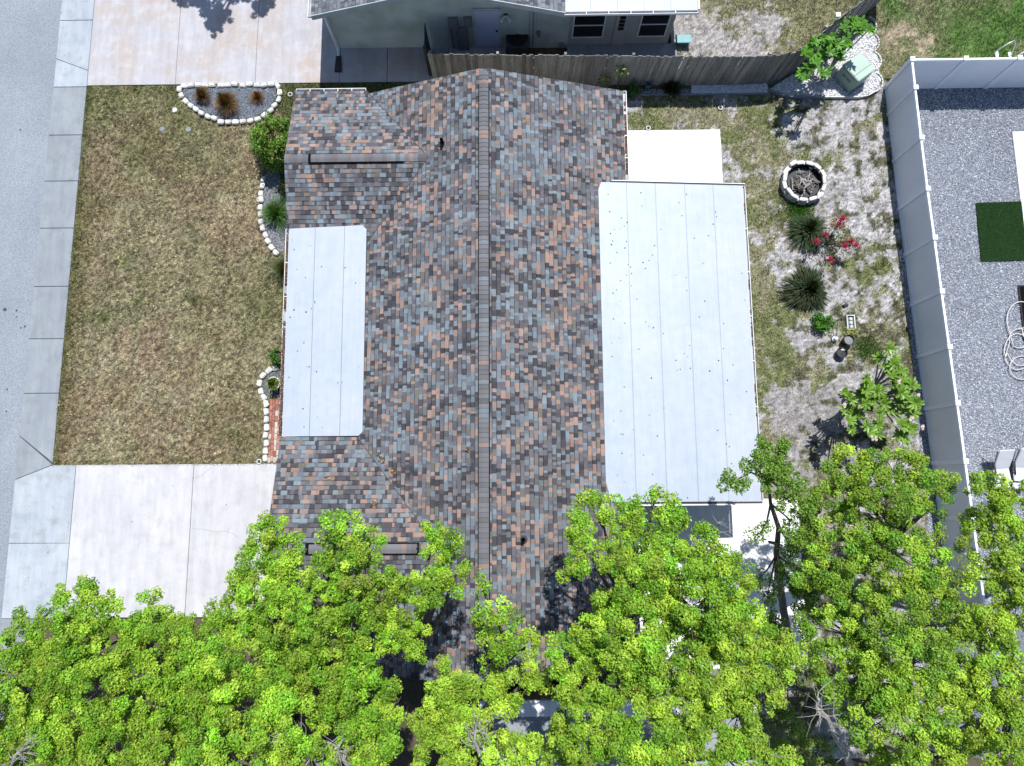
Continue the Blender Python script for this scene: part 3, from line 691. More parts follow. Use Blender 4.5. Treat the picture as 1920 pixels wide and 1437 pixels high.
# patio (back)
QX0 = U(1128, 600, 2.9)[0]; QX1 = U(1409, 640, 2.5)[0]
qzf = lambda x, y=0: 2.9-(x-QX0)*(.4/(QX1-QX0))
qxs = [QX0]+[U(u, 640, z)[0] for u, z in ((1184, 2.82), (1240, 2.74), (1297, 2.66), (1352, 2.58))]+[QX1]
qn = U(1260, 345, 2.7)[1]; qs = U(1300, 941, 2.68)[1]
def qcorner(i, p):
    if i == 0: (a, b, c, d_) = p; return [(a[0]+.16, a[1]), b, c, (d_[0]+.10, d_[1]), (d_[0], d_[1]-.24), (a[0], a[1]+.62)]
    return p
patio_roof = build_panel_roof('patio_roof', qxs, lambda x: qs, lambda x: qn, qzf, qcorner)
gutter(house, (QX1+.005, qs, 2.47), (QX1+.005, qn, 2.47), (1, 0), debris=.25, hang=1.6, w_=.09)
for (ya, yb) in ((qn+.01, qn+.075), (qs-.075, qs-.01)):
    m = MB(); m.prism([(QX0+.45, ya), (QX1+.08, ya), (QX1+.08, yb), (QX0+.45, yb)], lambda x, y: qzf(x)-.11, lambda x, y: qzf(x)-.055); m.obj('end_channel', MAT['dark'], house)
    yo = yb if ya > 0 else ya
    m = MB(); m.prism([(QX0+.45, yo-.001), (QX1+.1, yo-.001), (QX1+.1, yo+.022), (QX0+.45, yo+.022)] if ya > 0 else [(QX0+.45, yo-.04), (QX1+.1, yo-.04), (QX1+.1, yo+.001), (QX0+.45, yo+.001)], lambda x, y: qzf(x)-.13, lambda x, y: qzf(x)-.03); m.obj('end_lip', MAT['white_metal'], house)
for yy in np.linspace(qs+.2, qn-.2, 5):
    m = MB(); m.box(QX1-.2, QX1-.12, yy-.04, yy+.04, .05, 2.42); m.obj('patio_post', MAT['white_metal'], house)
for nm, xr_, yr_, zf_, n in ((patio_roof, (QX0+.3, QX1-.1), (qs+.1, qn-.3), qzf, 95), (porch_roof, (PX0+.1, PX1-.2), (ps+.2, pn-.2), pzf, 26)):
    xy = np.stack([rng.uniform(*xr_, n), rng.uniform(*yr_, n)], 1); xy[:n//2, 0] = xr_[0]+(xr_[1]-xr_[0])*rng.random(n//2)**2
    bits = stones('leaf_bits', n, lambda n_: xy, .021, LEAFB+[(.03, .03, .03)]*2, 0., nm, flat=.4, kind='stuff')
    co = np.zeros(len(bits.data.vertices)*3, np.float32); bits.data.vertices.foreach_get('co', co); co = co.reshape(-1, 3); co[:, 2] += np.repeat([zf_(a_, b_)+.012 for a_, b_ in xy], 6); bits.data.vertices.foreach_set('co', co.ravel()); bits.data.update()
# dead leaves caught on the shingles
for u, v, s in ((700, 945, .12), (608, 895, .07), (710, 858, .14), (735, 882, .1), (880, 845, .06), (695, 383, .05)):
    x, yy = U(u, v, 3.3); zt = max(zm(x, yy), float(zcross(yy, 0)) if x < -3 else 0, float(zcross(yy, 1)) if x < -2 else 0)
    n = 14; xy = np.array([x, yy])+rng.normal(0, s*.5, (n, 2)); tag(stones('fallen_leaves', n, lambda n: xy, .03, LEAFB+[(.3, .2, .1)], zt+.03, roof, flat=.3), kind='stuff')

# ================================================================== NEIGHBOUR TO THE NORTH
YW = 16.5
nb = thing('neighbour_house', (0, 20, 0), 'pale green house with grey gable roof behind the wooden fence', 'house')
xl = U(640, 92)[0]; xr = U(1250, 86)[0]; xm = UY(1066, 60, YW)[0]
rxl, ryl = U(583, 30, 2.6); rxr, ryr = U(1060, 17, 2.6); rxc = (rxl+rxr)/2; RS = .27; zr = 2.6+RS*(rxc-rxl); YB = 29.
m = MB(); m.box(xl, xm, YW, YB-.5, -.1, 2.62)
m.add([(xl, YW, 2.62), (xm, YW, 2.62), (rxc, YW, zr-.13)], [(0,1,2)])
m.obj('wall', MAT['wall_n'], nb)
m = MB(); m.box(xm+.002, xr, YW+.02, YB-3, -.1, 2.5); m.obj('porch_wall', MAT['wall_p'], nb)
zn = lambda x, y: zr-RS*abs(x-rxc)
m = MB()
for a, b in ((rxl, rxc), (rxc, rxr)): m.prism(rect(a, b, ryl, YB), lambda x, y: zn(x, y)-.1, lambda x, y: zn(x, y)-.004)
nroof = m.obj('roof', MAT['deck'], nb)
nV = []; nC = []
for o, s, ls in (((rxl, ryl, 2.6), (1, 0, RS), rxc-rxl), ((rxr, ryl, 2.6), (-1, 0, RS), rxr-rxc)):
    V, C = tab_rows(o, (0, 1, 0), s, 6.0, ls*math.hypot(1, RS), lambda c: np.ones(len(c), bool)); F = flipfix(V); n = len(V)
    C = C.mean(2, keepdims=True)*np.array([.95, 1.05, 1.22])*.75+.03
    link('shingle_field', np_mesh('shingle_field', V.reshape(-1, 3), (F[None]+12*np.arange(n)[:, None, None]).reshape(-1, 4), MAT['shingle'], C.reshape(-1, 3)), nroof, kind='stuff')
m = MB(); m.prism(rect(rxl, rxc, ryl-.03, ryl-.003), lambda x, y: zn(x, y)-.19, lambda x, y: zn(x, y)+.02); m.prism(rect(rxc, rxr, ryl-.03, ryl-.003), lambda x, y: zn(x, y)-.19, lambda x, y: zn(x, y)+.02)
m.obj('rake_board', MAT['fascia'], nb)
gutter(nb, (rxl-.005, ryl, 2.58), (rxl-.005, YB, 2.58), (-1, 0), debris=0)
m = MB(); m.tube([(rxl+.02, ryl+.25, 2.5), (xl-.07, YW-.1, 2.35), (xl-.07, YW-.1, .25), (xl-.07, YW-.35, .1)], .055, 6); m.obj('downspout', MAT['white_metal'], nb)
m = MB(); m.prism([(xl-.2, YW-1.0), (xl+.06, YW-1.0), (xl+.02, YW-.35), (xl-.16, YW-.35)], .05, .12); m.obj('splash_block', MAT['black'], nb)
# white roof over the rear porch
pxa, pya = U(1058, 21, 2.6); pxb, pyb = U(1309, 21, 2.6)
frame = MB(); frame.box(pxa+.05, pxb-.05, pya+.1, YB-3, 2.46, 2.53); pr = frame.obj('porch_roof', MAT['gutter_in'], nb)
nseg = 5
for i in range(nseg):
    a = pxa+(pxb-pxa)*i/nseg; b = pxa+(pxb-pxa)*(i+1)/nseg; m = MB(); m.box(a+.004, b-.004, pya, YB-3, 2.535, 2.58); m.obj('panel', MAT['panel'], pr)
gutter(nb, (pxa, pya-.005, 2.58), (pxb, pya-.005, 2.58), (0, -1), debris=0, hang=.85)
m = MB(); m.box(pxb+.0, pxb+.06, pya, YB-3, 2.48, 2.62); m.obj('edge_trim', MAT['white_metal'], nb)
# door and fittings on the shaded wall
def on_wall(u0, u1, v0, v1):
    (xa, za), (xb, zb) = UY(u0, v1, YW), UY(u1, v0, YW); return xa, xb, max(za, .03), zb
xa, xb, za, zb = on_wall(895, 935, 18, 86)
m = MB(); m.box(xa, xb, YW-.05, YW-.002, za, zb); dr = m.obj('door', MAT['door'], nb)
m = MB(); m.box(xa-.09, xa-.005, YW-.04, YW-.003, za, zb+.09); m.box(xb+.005, xb+.09, YW-.04, YW-.003, za, zb+.09); m.box(xa-.004, xb+.004, YW-.04, YW-.003, zb+.004, zb+.09); m.obj('frame', MAT['wall_n'], dr)
m = MB(); m.lathe([(0, 0), (.035, .0), (.04, .03), (0, .05)], (xb-.1, YW-.1, za+.95), 10); m.obj('handle', MAT['black'], dr)
for (u0, u1, v0, v1, nm) in ((842, 858, 31, 48, 'meter_box'), (871, 884, 30, 45, 'breaker_box'), (860, 876, 50, 90, 'utility_cabinet'), (1008, 1013, 57, 64, 'outlet_box'), (1049, 1058, 79, 84, 'hose_bib_box')):
    xa, xb, za, zb = on_wall(u0, u1, v0, v1); m = MB(); m.box(xa, xb, YW-.16, YW-.002, za, zb); m.obj(nm, MAT['grey_box'], nb, bevel=.01)
xa, xb, za, zb = on_wall(846, 850, 48, 94); m = MB(); m.tube([((xa+xb)/2, YW-.06, za), ((xa+xb)/2, YW-.06, zb)], .03, 6); m.obj('conduit', MAT['grey_box'], nb)
for u in (993, 1000):
    xa, xb, za, zb = on_wall(u, u+6, 10, 88); m = MB(); m.box(xa, xb, YW-.07, YW-.002, za, zb); m.obj('downpipe', MAT['fascia'], nb)
fx, fz = UY(948, 27, YW); m = MB(); m.box(fx-.06, fx+.06, YW-.05, YW-.002, fz-.05, fz+.05); fl = m.obj('flood_light', MAT['black'], nb)
for s in (-1, 1):
    m = MB(); m.tube([(fx, YW-.05, fz), (fx+s*.13, YW-.16, fz-.06)], [.02, .03], 8); m.tube([(fx+s*.13, YW-.16, fz-.06), (fx+s*.17, YW-.24, fz-.1)], [.05, .06], 10); m.obj('lamp_head', MAT['white_metal'], fl)
for u0, u1, v0, v1 in ((1071, 1139, 22, 71), (1193, 1262, 20, 69)):
    xa, xb, za, zb = on_wall(u0, u1, v0, v1); window(nb, (xa+xb)/2, YW+.02, za, xb-xa, min(zb-za, 1.4), axis='y', sgn=-1)
xa, xb, za, zb = on_wall(1146, 1184, 15, 84)
m = MB(); m.box(xa, xb, YW-.03, YW+.018, .05, 2.1); sd = m.obj('screen_door', MAT['wall_p'], nb)
for k in range(5):
    m = MB(); m.box(xa+.12, xb-.12, YW-.05, YW-.032, .95+k*.2, 1.1+k*.2); m.obj('louvre_pane', MAT['glass'], sd)
m = MB(); m.box(xm, xr+.35, 15.35, YW+.01, -.1, .07); m.obj('walkway', MAT['walk'], nb)
ac = thing('air_conditioner', (*U(970, 93), 0), 'dark round outdoor air conditioner unit against the green wall', 'air conditioner')
cx_, cy_ = U(970, 93)
m = MB(); m.box(cx_-.42, cx_+.42, cy_-.42, cy_+.42, .06, .72); m.obj('casing', MAT['dark'], ac, bevel=.03)
m = MB(); m.lathe([(.38, .721), (.38, .74), (.33, .745), (.30, .725), (.1, .725), (.1, .77), (0, .77)], (cx_, cy_, 0), 20); m.obj('fan_grille', MAT['black'], ac)
tb = thing('water_trough', (*U(1278, 82), 0), 'teal plastic tub at the corner of the shaded porch', 'tub'); cx_, cy_ = U(1276, 83)
m = MB(); m.box(cx_-.2, cx_+.28, cy_-.12, cy_+.12, .05, .3); m.obj('tub', MAT['teal'], tb, bevel=.03)
m = MB(); m.box(cx_-.26, cx_+.34, cy_-.17, cy_+.17, .302, .33); m.obj('rim', MAT['teal'], tb, bevel=.01)
# dark timber gate post by the wall
gp = thing('gate', (*U(808, 92), 0), 'open dark timber gate standing against the green wall', 'gate'); gx, gyy = U(808, 94)
m = MB(); m.box(gx-.05, gx+.05, 15.3, 15.4, 0, 1.75); m.obj('post', MAT['dark'], gp)
for k in range(6): m = MB(); m.box(gx-.012, gx+.012, 15.42+k*.15, 15.56+k*.15, .06, 1.7); m.obj('board', MAT['dark'], gp)

# ================================================================== WOODEN FENCE
wf = thing('wooden_fence', (*U(1100, 160), 0), 'weathered grey wooden picket fence behind the house', 'fence')
pl = [np.array(U(u, v, 1.83)) for u, v in ((803, 101), (960, 103), (1120, 104), (1300, 106), (1420, 105), (1462, 102), (1492, 96), (1524, 78), (1570, 37), (1624, -4), (1690, -55))]
seg = np.cumsum([0]+[np.linalg.norm(b-a) for a, b in zip(pl[:-1], pl[1:])]); tot = seg[-1]
def along(d_):
    i = min(np.searchsorted(seg, d_, 'right')-1, len(pl)-2); t = (pl[i+1]-pl[i])/np.linalg.norm(pl[i+1]-pl[i]); return pl[i]+t*(d_-seg[i]), t
PW = .138
pk = []
for w_ in (.168, .163):
    for tp in (.02, .035):
        m = MB(); h = 1.8; m.add([(-w_/2, -.009, 0), (w_/2, -.009, 0), (w_/2, -.009, h-tp), (w_/2-.025, -.009, h), (-w_/2+.025, -.009, h), (-w_/2, -.009, h-tp),
                      (-w_/2, .009, 0), (w_/2, .009, 0), (w_/2, .009, h-tp), (w_/2-.025, .009, h), (-w_/2+.025, .009, h), (-w_/2, .009, h-tp)],
                     [(0,1,2,3,4,5),(11,10,9,8,7,6),(0,6,7,1),(1,7,8,2),(2,8,9,3),(3,9,10,4),(4,10,11,5),(5,11,6,0)]); pk.append(m.mesh('picket', MAT['wood']))
d_ = .07; k = 0
while d_ < tot:
    p, t = along(d_)
    o = link('picket', pk[rng.integers(4)], wf)
    o.location = (p[0]+rng.normal(0, .004), p[1]+rng.normal(0, .002), rng.normal(.02, .012)); lean = .10*smooth(1.5, 9, p[0]) if p[0] < 9.3 else .10
    o.rotation_euler = (rng.normal(0, .006), float(lean)+rng.normal(0, .01), math.atan2(t[1], t[0]))
    o.location.y += .01 if k % 2 else -.01; k += 1
    d_ += PW+.006
for k in range(int(tot/2.4)+1):
    p, t = along(min(k*2.4+.05, tot-.01)); nv = np.array([-t[1], t[0]]); q = p+nv*.07
    m = MB(); m.obox((q[0], q[1], .9), (t[0]*.045, t[1]*.045, 0), (nv[0]*.045, nv[1]*.045, 0), (0, 0, .94)); m.obj('post', MAT['wood'], wf)
for zz in (.35, 1.0, 1.6):
    m = MB()
    for a, b in zip(pl[:-1], pl[1:]):
        t = (b-a)/np.linalg.norm(b-a); nv = np.array([-t[1], t[0]]); c = (a+b)/2+nv*.03
        m.obox((c[0], c[1], zz), ((b-a)[0]/2, (b-a)[1]/2, 0), (nv[0]*.018, nv[1]*.018, 0), (0, 0, .04))
    m.obj('rail', MAT['wood'], wf)
x, y = U(1570, 35, 1.9); wp = thing('bird_feeder', (x, y, 1.86), 'small white box on top of the wooden fence post', 'box')
m = MB(); m.box(x-.07, x+.07, y+.02, y+.16, 1.87, 1.98); m.obj('box', MAT['white_metal'], wp, bevel=.01)
m = MB(); m.box(x-.085, x+.085, y+.005, y+.175, 1.982, 2.0); m.obj('lid', MAT['white_metal'], wp, bevel=.004)

# ================================================================== WHITE VINYL FENCE
vf = thing('vinyl_fence', (*U(1700, 500), 0), 'tall white vinyl privacy fence around the gravel yard', 'fence')
caps_px = [(1712, 110), (1718, 163), (1729, 257), (1741, 353), (1754, 445), (1767.5, 546), (1782, 650), (1797, 756), (1812, 865), (1827, 975), (1842, 1085), (1857, 1196)]
runA = [np.array(U(u, v, 1.85)) for u, v in caps_px]
yT = U(1712, 110, 1.85)[1]; stepx = U(1913, 106, 1.85)[0]-U(1812, 108, 1.85)[0]
runB = [np.array([runA[0][0]+stepx*k, yT]) for k in range(6)]
HF = 1.80
pm = MB(); pm.box(-.065, .065, -.065, .065, 0, HF+.02); post_me = pm.mesh('post', MAT['vinyl'])
cm = MB(); cm.box(-.082, .082, -.082, .082, HF+.022, HF+.045); cm.add([(-.075, -.075, HF+.045), (.075, -.075, HF+.045), (.075, .075, HF+.045), (-.075, .075, HF+.045), (0, 0, HF+.10)], [(0,1,4),(1,2,4),(2,3,4),(3,0,4)]); cap_me = cm.mesh('cap', MAT['vinyl'])
def vpost(p):
    o = link('post', post_me, vf); o.location = (p[0], p[1], 0); c = link('cap', cap_me, o); return o
def vpanel(a, b):
    t = (b-a)/np.linalg.norm(b-a); nv = np.array([-t[1], t[0]]); a2, b2 = a+t*.066, b-t*.066; c = (a2+b2)/2; L = np.linalg.norm(b2-a2)/2
    m = MB(); nb_ = 11
    for k in range(nb_):
        q = a2+t*(2*L)*(k+.5)/nb_; m.obox((q[0], q[1], HF/2), (t[0]*(L/nb_-.0025), t[1]*(L/nb_-.0025), 0), (nv[0]*.011, nv[1]*.011, 0), (0, 0, HF/2-.12))
    m.obox((c[0], c[1], HF/2), (t[0]*L*.99, t[1]*L*.99, 0), (nv[0]*.008, nv[1]*.008, 0), (0, 0, HF/2-.13))
    pn_ = m.obj('panel', MAT['vinyl'], vf)
    for zz, hh in ((HF-.07, .065), (.10, .075)):
        m = MB(); m.obox((c[0], c[1], zz), (t[0]*L, t[1]*L, 0), (nv[0]*.035, nv[1]*.035, 0), (0, 0, hh)); m.obj('rail', MAT['vinyl'], pn_, bevel=.006)
for p in runA: vpost(p)
for p in runB[1:]: vpost(p)
for a, b in zip(runA[:-1], runA[1:]): vpanel(a, b)
for a, b in zip(runB[:-1], runB[1:]): vpanel(a, b)

# ================================================================== PLANTS: helpers
def leaf_quads(P, L, W, cols, up=.7, out=None):
    n = len(P); nr = rng.normal(0, 1, (n, 3))*(1-up); nr[:, 2] += up
    if out is not None: nr = out*.75+rng.normal(0, .42, (n, 3)); nr[:, 2] += .25
    nr /= np.linalg.norm(nr, axis=1, keepdims=True)
    t = rng.normal(0, 1, (n, 3)); t -= nr*(t*nr).sum(1, keepdims=True); t /= np.linalg.norm(t, axis=1, keepdims=True)
    b = np.cross(nr, t); l = (L*rng.uniform(.65, 1.3, n))[:, None]; w = (W*rng.uniform(.7, 1.25, n))[:, None]
    V = np.stack([P-t*l*.5, P+b*w*.5+nr*w*.12-t*l*.06, P+t*l*.5, P-b*w*.5+nr*w*.12-t*l*.06], 1).reshape(-1, 3)
    return V, np.arange(4*n).reshape(-1, 4), np.repeat(cols, 4, 0)
GREENS = dict(bright=(.156, .335, .022), yellow=(.215, .375, .032), mid=(.125, .27, .024), deep=(.095, .195, .035))
def lobe_points(c, r, dens, sparse=False):
    "leaves of one crown lobe: rounded sprays standing out from its dome, with gaps between them; returns points, spray index, centres, outward directions"
    nc = max(5, int((14 if sparse else 38)*r*r+6))
    d_ = rng.normal(0, 1, (nc*6, 3)); d_[:, 2] = np.where(d_[:, 2] < -.15, -d_[:, 2]*.6, d_[:, 2]); d_ /= np.linalg.norm(d_, axis=1, keepdims=True)
    keep = [0]
    for i in range(1, len(d_)):                                   # spread the sprays apart
        if len(keep) >= nc: break
        if np.min(np.linalg.norm(d_[keep]-d_[i], axis=1)) > 1.35/math.sqrt(nc): keep.append(i)
    d_ = d_[keep]; nc = len(d_)
    rad = r*rng.uniform(.42, 1.06, (nc, 1))
    C = c+d_*rad*np.array([1, 1, .85])+rng.normal(0, .05, (nc, 3))
    sp = rng.uniform(.10, .235, nc)*(.8+.25*r)
    w = sp**2/np.sum(sp**2); n = int(dens*r*r*(.4 if sparse else 1.0))+40
    k = rng.choice(nc, n, p=w)
    o = rng.normal(0, 1, (n, 3)); o[:, 2] = np.abs(o[:, 2])*.9-.15; o /= np.linalg.norm(o, axis=1, keepdims=True)
    P = C[k]+o*(sp[k]*rng.uniform(.45, 1.1, n))[:, None]*np.array([1, 1, .8])
    lobe_points.out = o
    return P, k, C
def make_tree(name, label, base_uv, lobes, hue='bright', dens=8200, group=None, cat='tree', fork=.5, leafL=.068, leafW=.045, base_xy=None):
    bx, by = base_xy or U(*base_uv)
    cs = []
    for l in lobes:
        u, v, z, r = l[:4]; z += rng.uniform(-.5, .5); x, y = U(u, v, z); cs.append((np.array([x, y, z]), r*.95, len(l) > 4))
    cen = np.mean([c for c, _, _ in cs], 0)
    root = thing(name, (bx, by, 0), label, cat, group)
    tr = MB(); f0 = np.array([bx, by, -.05]); top = max(c[2] for c, _, _ in cs)
    fk = np.array([bx+(cen[0]-bx)*.35, by+(cen[1]-by)*.35, top*fork]); md = (f0+fk)/2+rng.normal(0, .08, 3)
    r0 = .05+.018*top; tr.tube([f0, md, fk], [r0*1.25, r0, r0*.8], 8)
    allP = []; allC = []; allO = []
    g0 = np.array(GREENS[hue])
    for c, r, s in cs:
        e = c+np.array([0, 0, -r*.15]); mid = fk*.45+e*.55+np.array([0, 0, .25])+rng.normal(0, .12, 3)
        tr.tube([fk, mid, e], [r0*.5, r0*.32, .018], 6)
        P, k, C = lobe_points(c, r, dens, s)
        for q in C[::3]: tr.tube([e*.6+mid*.4, (e+q)/2+rng.normal(0, .05, 3), q], [.018, .012, .005], 4, caps=False)
        tone = np.exp(rng.normal(0, .19, len(C)))[k][:, None]*math.exp(rng.normal(0, .09)); yl = (rng.uniform(0, 1, len(C))**1.3)[k][:, None]
        col = (g0*(1-.75*yl)+np.array([.36, .48, .048])*.75*yl)*tone*np.exp(rng.normal(0, .18, (len(P), 1)))
        dead = rng.random(len(P)) < .012; col[dead] = (.22, .14, .06)
        allP.append(P); allC.append(col); allO.append(lobe_points.out)
    tr.obj('trunk', MAT['bark'], root, smooth=True)
    V, F, C = leaf_quads(np.concatenate(allP), leafL, leafW, np.concatenate(allC), out=np.concatenate(allO))
    link('crown', np_mesh('crown', V, F, MAT['leaf'], C), root)
    return root
def bare_branch(parent, pts, r, twigs=9, mat='deadwood'):
    m = MB(); P = [np.array((*U(u, v, z), z)) for u, v, z in pts]; m.tube(P, np.linspace(r, r*.3, len(P)), 7)
    for i in range(twigs):
        t = rng.uniform(.12, .92)*(len(P)-1); k = min(int(t), len(P)-2); q = P[k]+(P[k+1]-P[k])*(t-k)
        d_ = (P[-1]-P[0])/np.linalg.norm(P[-1]-P[0])*.35+rng.normal(0, .6, 3); d_[2] = abs(d_[2])*.4
        L = rng.uniform(.2, .5); b = q+d_*L*.5+rng.normal(0, .05, 3); e = b+d_*L*.5+rng.normal(0, .08, 3); m.tube([q, b, e], [min(.018, r*.3), min(.011, r*.2), .004], 5)
        for _ in range(3): v_ = rng.normal(0, .17, 3)+d_*.1; m.tube([b, b+v_*.6+rng.normal(0, .03, 3), b+v_*1.3], [.008, .006, .003], 4)
    return m.obj('bare_branch', MAT[mat], parent)

# ================================================================== TREES along the south side
TG = 'trees along the south side of the house'
def T(label, base, lobes, **k): return make_tree('broadleaf_tree', label, base, lobes, group=TG, **k)
tA = T('small leafy tree at the street edge of the pale driveway', (40, 1290), [(25,1235,5,.9),(70,1185,5,.6),(95,1140,5,.38,1),(60,1300,5.5,1.1),(15,1340,5,.9),(105,1240,5.2,.7)])
tB = T('leafy tree with the pointed crown reaching over the pale driveway apron', (180, 1250), [(148,1122,6,.55),(190,1165,6,.75),(145,1195,6.2,.8),(240,1195,6,.65),(130,1270,6.3,.9),(210,1275,6.6,1.0),(165,1110,6,.35)])
tC = T('wispy topped tree beside the joint of the pale driveway', (320, 1250), [(278,1125,5,.4,1),(320,1165,5.5,.6),(300,1235,6,.95),(375,1180,5.5,.55,1),(375,1265,6.3,1.0),(320,1330,6.5,1.0),(265,1180,5.6,.5),(415,1150,5.6,.4,1)])
tD = T('broad tree in the bottom corner by the street', (150, 1360), [(50,1400,6,1.0),(140,1375,6.5,1.0),(235,1380,6.8,1.1),(320,1420,6.8,1.0),(90,1330,6,.7),(170,1430,6.6,.9)])
tE = T('tree overhanging the corner where driveway meets the roof', (530, 1210), [(508,998,7,.48),(490,1045,7,.55),(540,1080,7.2,.7),(468,1105,6.8,.55),(436,1150,6.5,.6),(520,1165,7.2,.95),(595,1140,7.5,.85),(545,1030,7,.4)])
tF = T('tall tree with twin tips over the front gable ridge vent', (640, 1215), [(640,985,8,.42),(655,1040,8,.5),(615,1070,8,.6),(685,1105,8,.75),(735,1090,7.8,.42),(700,1005,8,.25),(625,1010,8,.3),(665,1150,8,.7)])
tG = T('narrow tree touching the roof left of the main ridge', (790, 1240), [(815,1000,7.5,.35),(828,1045,7.5,.45),(848,1080,7.5,.38),(800,1105,7.5,.5),(760,1150,7.5,.6),(775,1210,7,.42),(735,1190,7.2,.5),(858,1020,7.5,.22)])
tH = T('broad dense tree filling the space before the lower gable', (560, 1300), [(475,1250,7,1.05),(575,1250,7.5,1.1),(650,1230,7.5,.9),(675,1305,7.5,.9),(560,1340,7.6,1.1),(460,1340,7.3,1.0),(715,1280,7.3,.5),(400,1320,7,.7)])
tI = T('tree with bare grey branches at the bottom edge', (600, 1370), [(410,1425,7,.9),(520,1420,7.3,.6),(640,1395,7.5,.8),(705,1380,7.3,.6),(725,1340,7,.35),(690,1430,7.3,.8)])
tJ = T('slender tree rising beside the main ridge', (940, 1250), [(908,1092,7,.22),(922,1145,7.2,.42),(960,1175,7.2,.5),(935,1225,7.2,.5),(990,1215,7,.38),(900,1190,7.1,.3)], dens=4600)
tK = T('yellowish tree below the end of the main ridge', (880, 1330), [(860,1275,7,.6),(825,1305,7,.5),(800,1350,7,.45),(880,1330,7.2,.85),(835,1395,7.2,.85),(935,1375,7,.6,1),(950,1290,6.5,.6),(1000,1265,6.5,.45),(960,1420,7.2,.7),(1040,1405,7.2,.85)], hue='yellow')
tL = T('tree overhanging the white patio roof beside the shingles', (1180, 1190), [(1125,948,7.5,.42),(1088,1000,7.5,.45),(1185,965,7.5,.5),(1228,935,7.5,.25),(1268,965,7.5,.42),(1240,1015,7.6,.65),(1160,1020,7.6,.6),(1078,1060,7.4,.35),(1100,1030,7.4,.3)])
tM = T('wide tree over the dark patio shadow', (1300, 1195), [(1318,1015,7.5,.4),(1340,1060,7.5,.6),(1260,1080,7.8,.85),(1180,1085,7.8,.8),(1368,1110,7.5,.6),(1300,1140,8,1.0),(1400,1085,7.3,.25,1),(1405,1150,7.3,.4,1),(1230,1125,7.8,.7),(1265,1165,7.8,.6),(1330,1190,7.8,.7),(1400,1190,7.4,.5)])
tN = T('dense tree beside its dark shadow on the roof end', (1140, 1270), [(1110,1190,7.8,.6),(1070,1220,7.6,.65),(1180,1185,8,.9),(1140,1265,8,1.0),(1075,1285,7.5,.6),(1230,1250,8,1.0),(1125,1130,7.5,.35)])
tO = T('yellow-green tree at the bare white slab corner', (1380, 1290), [(1365,1205,7.6,.75),(1440,1225,7.4,.6),(1350,1285,7.8,.9),(1430,1285,7.4,.6),(1478,1240,7,.38),(1270,1325,8,.85),(1375,1350,7.6,.75)], hue='yellow')
tP = T('bright tree in the middle of the bottom edge', (1220, 1380), [(1110,1375,7.8,.85),(1200,1395,8,1.0),(1295,1415,8,.95),(1390,1425,7.5,.7),(1470,1420,7,.4)])
tR = T('dark green tree beside the pink-flowered shrub and white fence', (1640, 1010), [(1600,885,6,.7),(1680,880,6,.75),(1560,945,6.3,.75),(1640,955,6.5,1.0),(1720,930,6,.65),(1768,905,5.5,.35),(1590,1035,6.5,1.0),(1690,1045,6.5,1.0),(1755,1020,5.5,.55,1),(1535,1075,6,.7),(1510,1010,6,.5,1)], hue='mid')
tS = T('large dark green tree in the right part of the grove', (1650, 1240), [(1565,1170,6.5,.9),(1655,1150,6.8,1.0),(1740,1120,6.,.65),(1600,1255,7,1.05),(1700,1245,7,1.1),(1680,1345,7,1.1),(1780,1260,6.5,.8),(1610,1330,6.5,.6,1)], hue='mid')
tT = T('yellow-green tree over the gravel yard beside the white chairs', (1890, 1090), [(1850,925,6,.6),(1900,960,6,.8),(1820,985,6,.5),(1870,1050,6.3,.8),(1815,1085,6,.45,1),(1905,1130,6.3,.8),(1850,1180,6.5,.8),(1800,1160,6.2,.5)], hue='yellow')
tV = T('tree in the bottom corner behind the gravel yard', (1840, 1360), [(1880,1270,6.5,1.0),(1800,1340,6.8,1.0),(1890,1380,6.8,1.0),(1740,1415,6.8,.9),(1640,1425,6.6,.6)], hue='yellow')
# leaning tree beside the patio
bq = U(1482, 1205)
tQ = thing('leaning_tree', (*bq, 0), 'slim tree with a bent bare trunk over the white slab', 'tree')
m = MB(); tp = [(1480, 1200, 0), (1470, 1150, 1.2), (1462, 1090, 2.4), (1456, 1040, 3.3), (1460, 990, 4.2), (1445, 945, 5.0), (1440, 900, 5.8)]
TP = [np.array((*U(u, v, z), z)) for u, v, z in tp]; m.tube(TP, [.13, .12, .105, .09, .07, .05, .03], 9)
q = np.array((*U(1442, 1016, 4.4), 4.4)); m.tube([TP[3]*.6+TP[4]*.4, q], [.06, .035], 7)
ql = [(1380,902,6,.32),(1430,862,6,.48),(1455,895,6.1,.5),(1490,940,6,.5),(1425,1000,5.2,.3,1),(1500,990,5.8,.5),(1455,850,6,.3),(1470,1075,4,.35,1),(1500,1065,4.4,.35,1),(1425,1085,3.6,.3,1),(1500,1105,4,.42),(1438,1120,3.2,.36,1),(1440,1185,3,.42),(1515,1150,3.5,.42),(1480,1030,4.6,.3,1)]
PP, CC = [], []
for l in ql:
    u, v, z, r = l[:4]; c = np.array((*U(u, v, z), z)); P, k, C = lobe_points(c, r, 7600, len(l) > 4); a = TP[int(np.argmin([np.linalg.norm(t-c) for t in TP[3:]]))+3]
    m.tube([a, (a+c)/2+rng.normal(0, .08, 3), c], [.035, .025, .012], 5)
    for s in C[::2]: m.tube([c, s], [.01, .004], 4, caps=False)
    PP.append(P); CC.append(np.array([.13, .24, .03])*np.exp(rng.normal(0, .3, (len(P), 1))))
m.obj('trunk', MAT['bark'], tQ, smooth=True)
V, F, C = leaf_quads(np.concatenate(PP), .072, .046, np.concatenate(CC), up=.5); link('crown', np_mesh('crown', V, F, MAT['leaf'], C), tQ)
